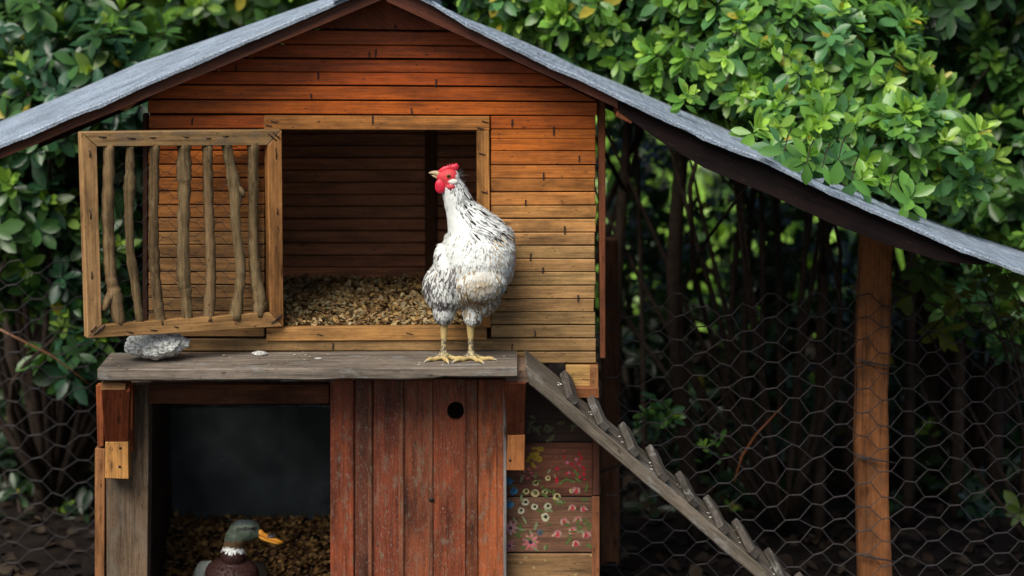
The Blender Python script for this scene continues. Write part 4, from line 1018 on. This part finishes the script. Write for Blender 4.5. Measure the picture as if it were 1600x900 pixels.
for (x, y, Y, dx, dz, l, wd) in ((1260, 256, -.19, .02, -1, .052, .030), (1310, 250, -.19, -.1, -1, .062, .040), (1330, 282, -.17, .7, -.5, .06, .026), (1225, 238, -.17, -.9, .05, .065, .030), (1390, 298, -.15, .8, -.5, .06, .026), (1285, 262, -.18, .5, -.8, .05, .024)):
    b_ = np.array(W(x, y, Y)); hang.append((b_, np.array([dx, -.1, dz]), np.array([.1, -1, .35]), l, wd, np.array([.10, .26, .05]) * nr.uniform(.8, 1.3)))
    t0 = np.array(W(x + 12, y - 38, .05)); t0[2] = max(t0[2], roof_z(t0[0], t0[1]) + .03); hang_tw = globals().setdefault('HANG', []); hang_tw.append([(*t0, .002), (*((t0 + b_) / 2 + np.array([0, 0, .012])), .0018), (*b_, .0012)])
data = [np.concatenate([a, np.array([h[k] for h in hang])]) for k, a in enumerate(data)]
def sc_right(P, D, L):
    x, y = pxs(P); s = -P[:, 1] * 2 + L * 4; s[(x < 640) | (x > 1600) | (y < 0) | (y > 420)] -= 50; return s
base = (W(1250, 100, 1.1).x, 1.25, 0)
plant('evergreen_shrub', 'bright green evergreen shrub with lime young tips spilling over the right roof slope', 'shrub', base, limbs(base, tips, 16, .012) + twigs(tips, axes) + HANG, data, None, 300, sc_right)
# dark shrub behind it to the right
blobs = [B(1500, 60, 1.7, (.4, .4, .40)), B(1600, 260, 1.6, (.30, .4, .40)), B(1560, 430, 1.5, (.25, .3, .25)), B(1380, -60, 1.9, (.5, .4, .4))]
tips, axes = in_blobs(blobs, 800, .4); base = (W(1540, 300, 1.9).x, 1.9, 0)
data = whorls(tips, axes, .075, .15, GREEN * 1.1)
plant('evergreen_shrub', 'darker green shrub with bare crossing twigs behind the right end of the roof', 'shrub', base, limbs(base, tips, 34, .018) + twigs(tips, axes), data, None, 120, lambda P, D, L: (lambda x, y: np.where((x > 1380) & (x < 1600) & (y > 0) & (y < 560), -P[:, 1], -99))(*pxs(P)))
# small leafy sprays under the right roof end
tips = np.array([W(x, y, Y) for x, y, Y in ((1440, 425, .8), (1495, 470, .75), (1530, 440, .8), (1570, 430, .75), (1560, 480, .85), (1470, 520, .9), (1590, 500, .8), (1420, 470, .9), (1385, 440, .85), (1595, 800, .8), (1520, 395, .9), (1595, 400, .85))])
axes = np.tile([-.3, -.5, -.5], (len(tips), 1)) + nr.normal(0, .35, (len(tips), 3)); base = (W(1640, 900, .9).x, .95, 0)
plant('leafy_sapling', 'sparse drooping sapling with yellowing leaves beneath the right end of the roof', 'sapling', base, limbs(base, tips, 12, .009), whorls(tips, axes, .072, .1, np.array([[.10, .15, .03], [.07, .12, .03], [.16, .18, .03]]), 5), None, 90, lambda P, D, L: -P[:, 1])
# left shrub with glossy whorls
blobs = [B(60, 60, 1.5, (.30, .4, .28)), B(170, 120, 1.3, (.26, .35, .22)), B(20, 330, 1.35, (.28, .35, .30)), B(150, 400, 1.4, (.22, .3, .28)), B(60, 180, 1.3, (.25, .3, .2)), B(120, 545, 1.25, (.12, .18, .10)), B(230, 250, 1.5, (.2, .3, .3))]
tips, axes = in_blobs(blobs, 560, .45); base = (W(60, 400, 1.5).x, 1.6, 0)
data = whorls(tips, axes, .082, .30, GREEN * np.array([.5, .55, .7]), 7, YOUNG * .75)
plant('evergreen_shrub', 'glossy dark green shrub with bright leaf whorls behind the barred door', 'shrub', base, limbs(base, tips, 40, .016) + twigs(tips, axes), data, None, 220, lambda P, D, L: (lambda x, y: np.where((x > -10) & (x < 260) & (y > 0) & (y < 600), -P[:, 1], -99))(*pxs(P)))
# hedge behind the roof, top left and top middle
for lab, bl, nn, yg, pal in (('yellowish green hedge shrub behind the left roof slope', [B(250, -40, 2.2, (.6, .5, .5)), B(60, -30, 2.2, (.5, .5, .5)), B(430, -60, 2.1, (.5, .5, .45))], 560, .25, GREEN * np.array([1.3, 1.1, .8])),
                       ('shaded shrub behind the roof ridge, beside the bright shrub', [B(760, -40, 1.9, (.5, .4, .4)), B(900, -90, 2.0, (.5, .4, .4)), B(620, -120, 2.0, (.4, .4, .3))], 400, .15, GREEN),
                       ('deep green shrub far behind the coop, left of the pen', [B(-60, 300, 2.8, (.6, .5, .9)), B(180, 420, 3.0, (.5, .4, .9))], 460, .06, DARKG)):
    tips, axes = in_blobs(bl, nn, .4); base = (bl[0][0][0], bl[0][0][1] + .1, 0)
    plant('hedge_shrub', lab, 'shrub', base, limbs(base, tips, 30, .02), whorls(tips, axes, .085, yg, pal, 6), 'hedge shrubs behind the coop')
# slender trees of the thicket; crowns, mostly out of view, shaped dense to darken it
def slender(px, Y, lean, r, h, nleaf, idx):
    p = W(px, 600, Y); x0, y0 = p.x, Y
    pts = [(x0, y0, 0, r), (x0 + lean * .25 + nr.normal(0, .02), y0, h * .33, r * .85), (x0 + lean * .6 + nr.normal(0, .03), y0, h * .66, r * .7), (x0 + lean, y0, h, r * .35)]
    st = [[tuple(q) for q in resample(pts, 14)]]
    for k in range(3):
        z = h * nr.uniform(.25, .7); t = z / h; a = nr.uniform(0, 6.28); l = nr.uniform(.2, .5)
        st.append([(x0 + lean * t, y0, z, r * .4), (x0 + lean * t + math.cos(a) * l * .5, y0 + math.sin(a) * l * .5, z + l * .6, r * .28), (x0 + lean * t + math.cos(a) * l, y0 + math.sin(a) * l, z + l * 1.3, r * .12)])
    bl = [((x0 + lean * .9, y0, h * .92), (.55, .55, .55)), ((x0 + lean * .8 + nr.normal(0, .2), y0 + nr.normal(0, .2), h * .72), (.42, .42, .3))]
    tips, axes = in_blobs(bl, nleaf, .3)
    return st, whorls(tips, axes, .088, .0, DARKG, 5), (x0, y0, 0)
spots = [(965, 1.5, .05, .022), (1010, 2.4, -.1, .012), (1090, 1.3, -.10, .030), (1130, 2.2, .2, .014), (1165, 2.8, .1, .016), (1190, 1.6, .02, .012), (1225, 2.5, -.1, .016), (1255, 1.8, .06, .014),
         (1285, 1.35, .0, .022), (1330, 2.3, .12, .03), (1425, 1.6, -.05, .02), (1460, 2.4, .1, .024), (1500, 1.7, .03, .022), (1560, 2.1, -.1, .03), (1610, 1.4, .04, .03), (60, 1.9, .1, .03), (20, 2.4, -.1, .026), (125, 2.2, .05, .02), (230, 2.6, .1, .03)]
for i, (px, Y, ln, r) in enumerate(spots):
    Y = 1.15 + (Y - 1.15) * .6
    st, dt, bs_ = slender(px, Y, ln, r, nr.uniform(2.2, 2.6), 85 if px > 900 else 50, i)
    lab = 'slender dark-barked tree standing in the thicket behind the chicken wire fence' if px > 900 else 'slender dark-barked tree among the shrubs beside the weathered pen post'
    lab = {965: 'slender dark tree close against the corner of the coop behind the wire', 1090: 'thickest dark trunk in the thicket behind the ramp', 1330: 'dark slender tree just behind the orange roof post',
           1610: 'dark tree beyond the far end of the chicken wire, past the roof end'}.get(px, lab)
    plant('slender_tree', lab, 'tree', bs_, st, dt, 'slender trees of the thicket right of the coop' if px > 900 else 'slender trees left of the coop')
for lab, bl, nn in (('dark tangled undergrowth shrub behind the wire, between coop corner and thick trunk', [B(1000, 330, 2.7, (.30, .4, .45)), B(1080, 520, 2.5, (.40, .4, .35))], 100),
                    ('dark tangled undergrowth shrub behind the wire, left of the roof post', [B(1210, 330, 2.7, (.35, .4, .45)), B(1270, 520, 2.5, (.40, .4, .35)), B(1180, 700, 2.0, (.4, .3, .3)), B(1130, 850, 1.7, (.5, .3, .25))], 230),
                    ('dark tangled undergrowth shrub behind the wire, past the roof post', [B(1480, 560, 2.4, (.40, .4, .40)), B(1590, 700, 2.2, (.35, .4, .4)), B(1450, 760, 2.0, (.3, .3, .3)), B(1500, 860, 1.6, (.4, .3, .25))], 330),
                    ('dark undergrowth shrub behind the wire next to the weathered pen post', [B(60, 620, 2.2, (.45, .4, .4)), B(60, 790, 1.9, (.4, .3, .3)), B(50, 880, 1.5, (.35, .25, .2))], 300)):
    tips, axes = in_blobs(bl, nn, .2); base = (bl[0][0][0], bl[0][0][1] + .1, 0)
    plant('undergrowth_shrub', lab, 'shrub', base, limbs(base, tips, 40, .008), whorls(tips, axes, .08, .02, DARKG * .55, 5))  # leaves darkened further, thicket shade put into their colour
# a young sprig and dry twigs showing behind the netting
pts = [tuple(W(x, y, .75)) for x, y in ((930, 740), (1035, 700), (1090, 660), (1150, 600), (1180, 560))]
tp = np.array([W(1018, 622, .75), W(1032, 640, .74), W(1045, 650, .75), (W(1100, 700, .75)), W(1125, 690, .76), W(1010, 645, .75)])
plant('sprig', 'thin arching green sprig with a few bright leaves behind the chicken wire', 'sprig', pts[0][:2] + (0,), [[pts[0][:2] + (0,)] + pts[:1] + [tuple(q) for q in resample(pts, 8)], [pts[1], tuple(W(1040, 660, .75)), tuple(W(1022, 625, .75))]], whorls(tp, rand_dirs(6) + np.array([0, -.3, .8]), .045, .5, GREEN, 3), stemr=.004)
tw = tube('dry_twig', [W(x, y, .8) for x, y in ((1148, 752), (1158, 715), (1180, 680), (1222, 635))], [.003, .0035, .003, .002], M['obj'], None, (.28, .09, .03), 6)
tag(tw, 'thin orange-brown dry twig hanging behind the chicken wire', 'twig')
tw = tube('dry_twig', [W(x, y, 1.0) for x, y in ((-20, 505), (30, 530), (80, 555), (140, 600))], [.004, .0035, .003, .002], M['obj'], None, (.22, .10, .05), 6)
tag(tw, 'thin brown twig crossing the shrub beside the barred door', 'twig')
# far foliage closing the view
n = 14000
X = nr.uniform(-5, 6, n); Yv = 4.6 + 5.0 * nr.random(n) ** 1.3
Z = nr.random(n) * np.minimum(.35 + (Yv - 4.6) * .75, 3.2) * (1 + .35 * np.sin(X * 2.3 + Yv))
Dv = rand_dirs(n) + np.array([0, 0, -.4]); Nv = rand_dirs(n) + np.array([0, -.6, .6]); Lv = nr.uniform(.08, .20, n)
Cv = np.array([[.03, .07, .02], [.05, .12, .02], [.34, .60, .09], [.03, .06, .02]])[nr.choice(4, n, p=[.18, .22, .45, .15])] * nr.uniform(.7, 1.3, (n, 1))  # lime stands for sunlit leaves, dark greens for shaded ones, by colour
V, t, q = leaf_arrays(np.stack([X, Yv, Z], 1), Dv, Nv, Lv, Lv * .5)
ff = ob('far_foliage', np_mesh('far_foliage', V, t, q, Cv), M['leaf']); tag(ff, 'blurred mass of green foliage far behind the thicket', 'foliage', kind='stuff')
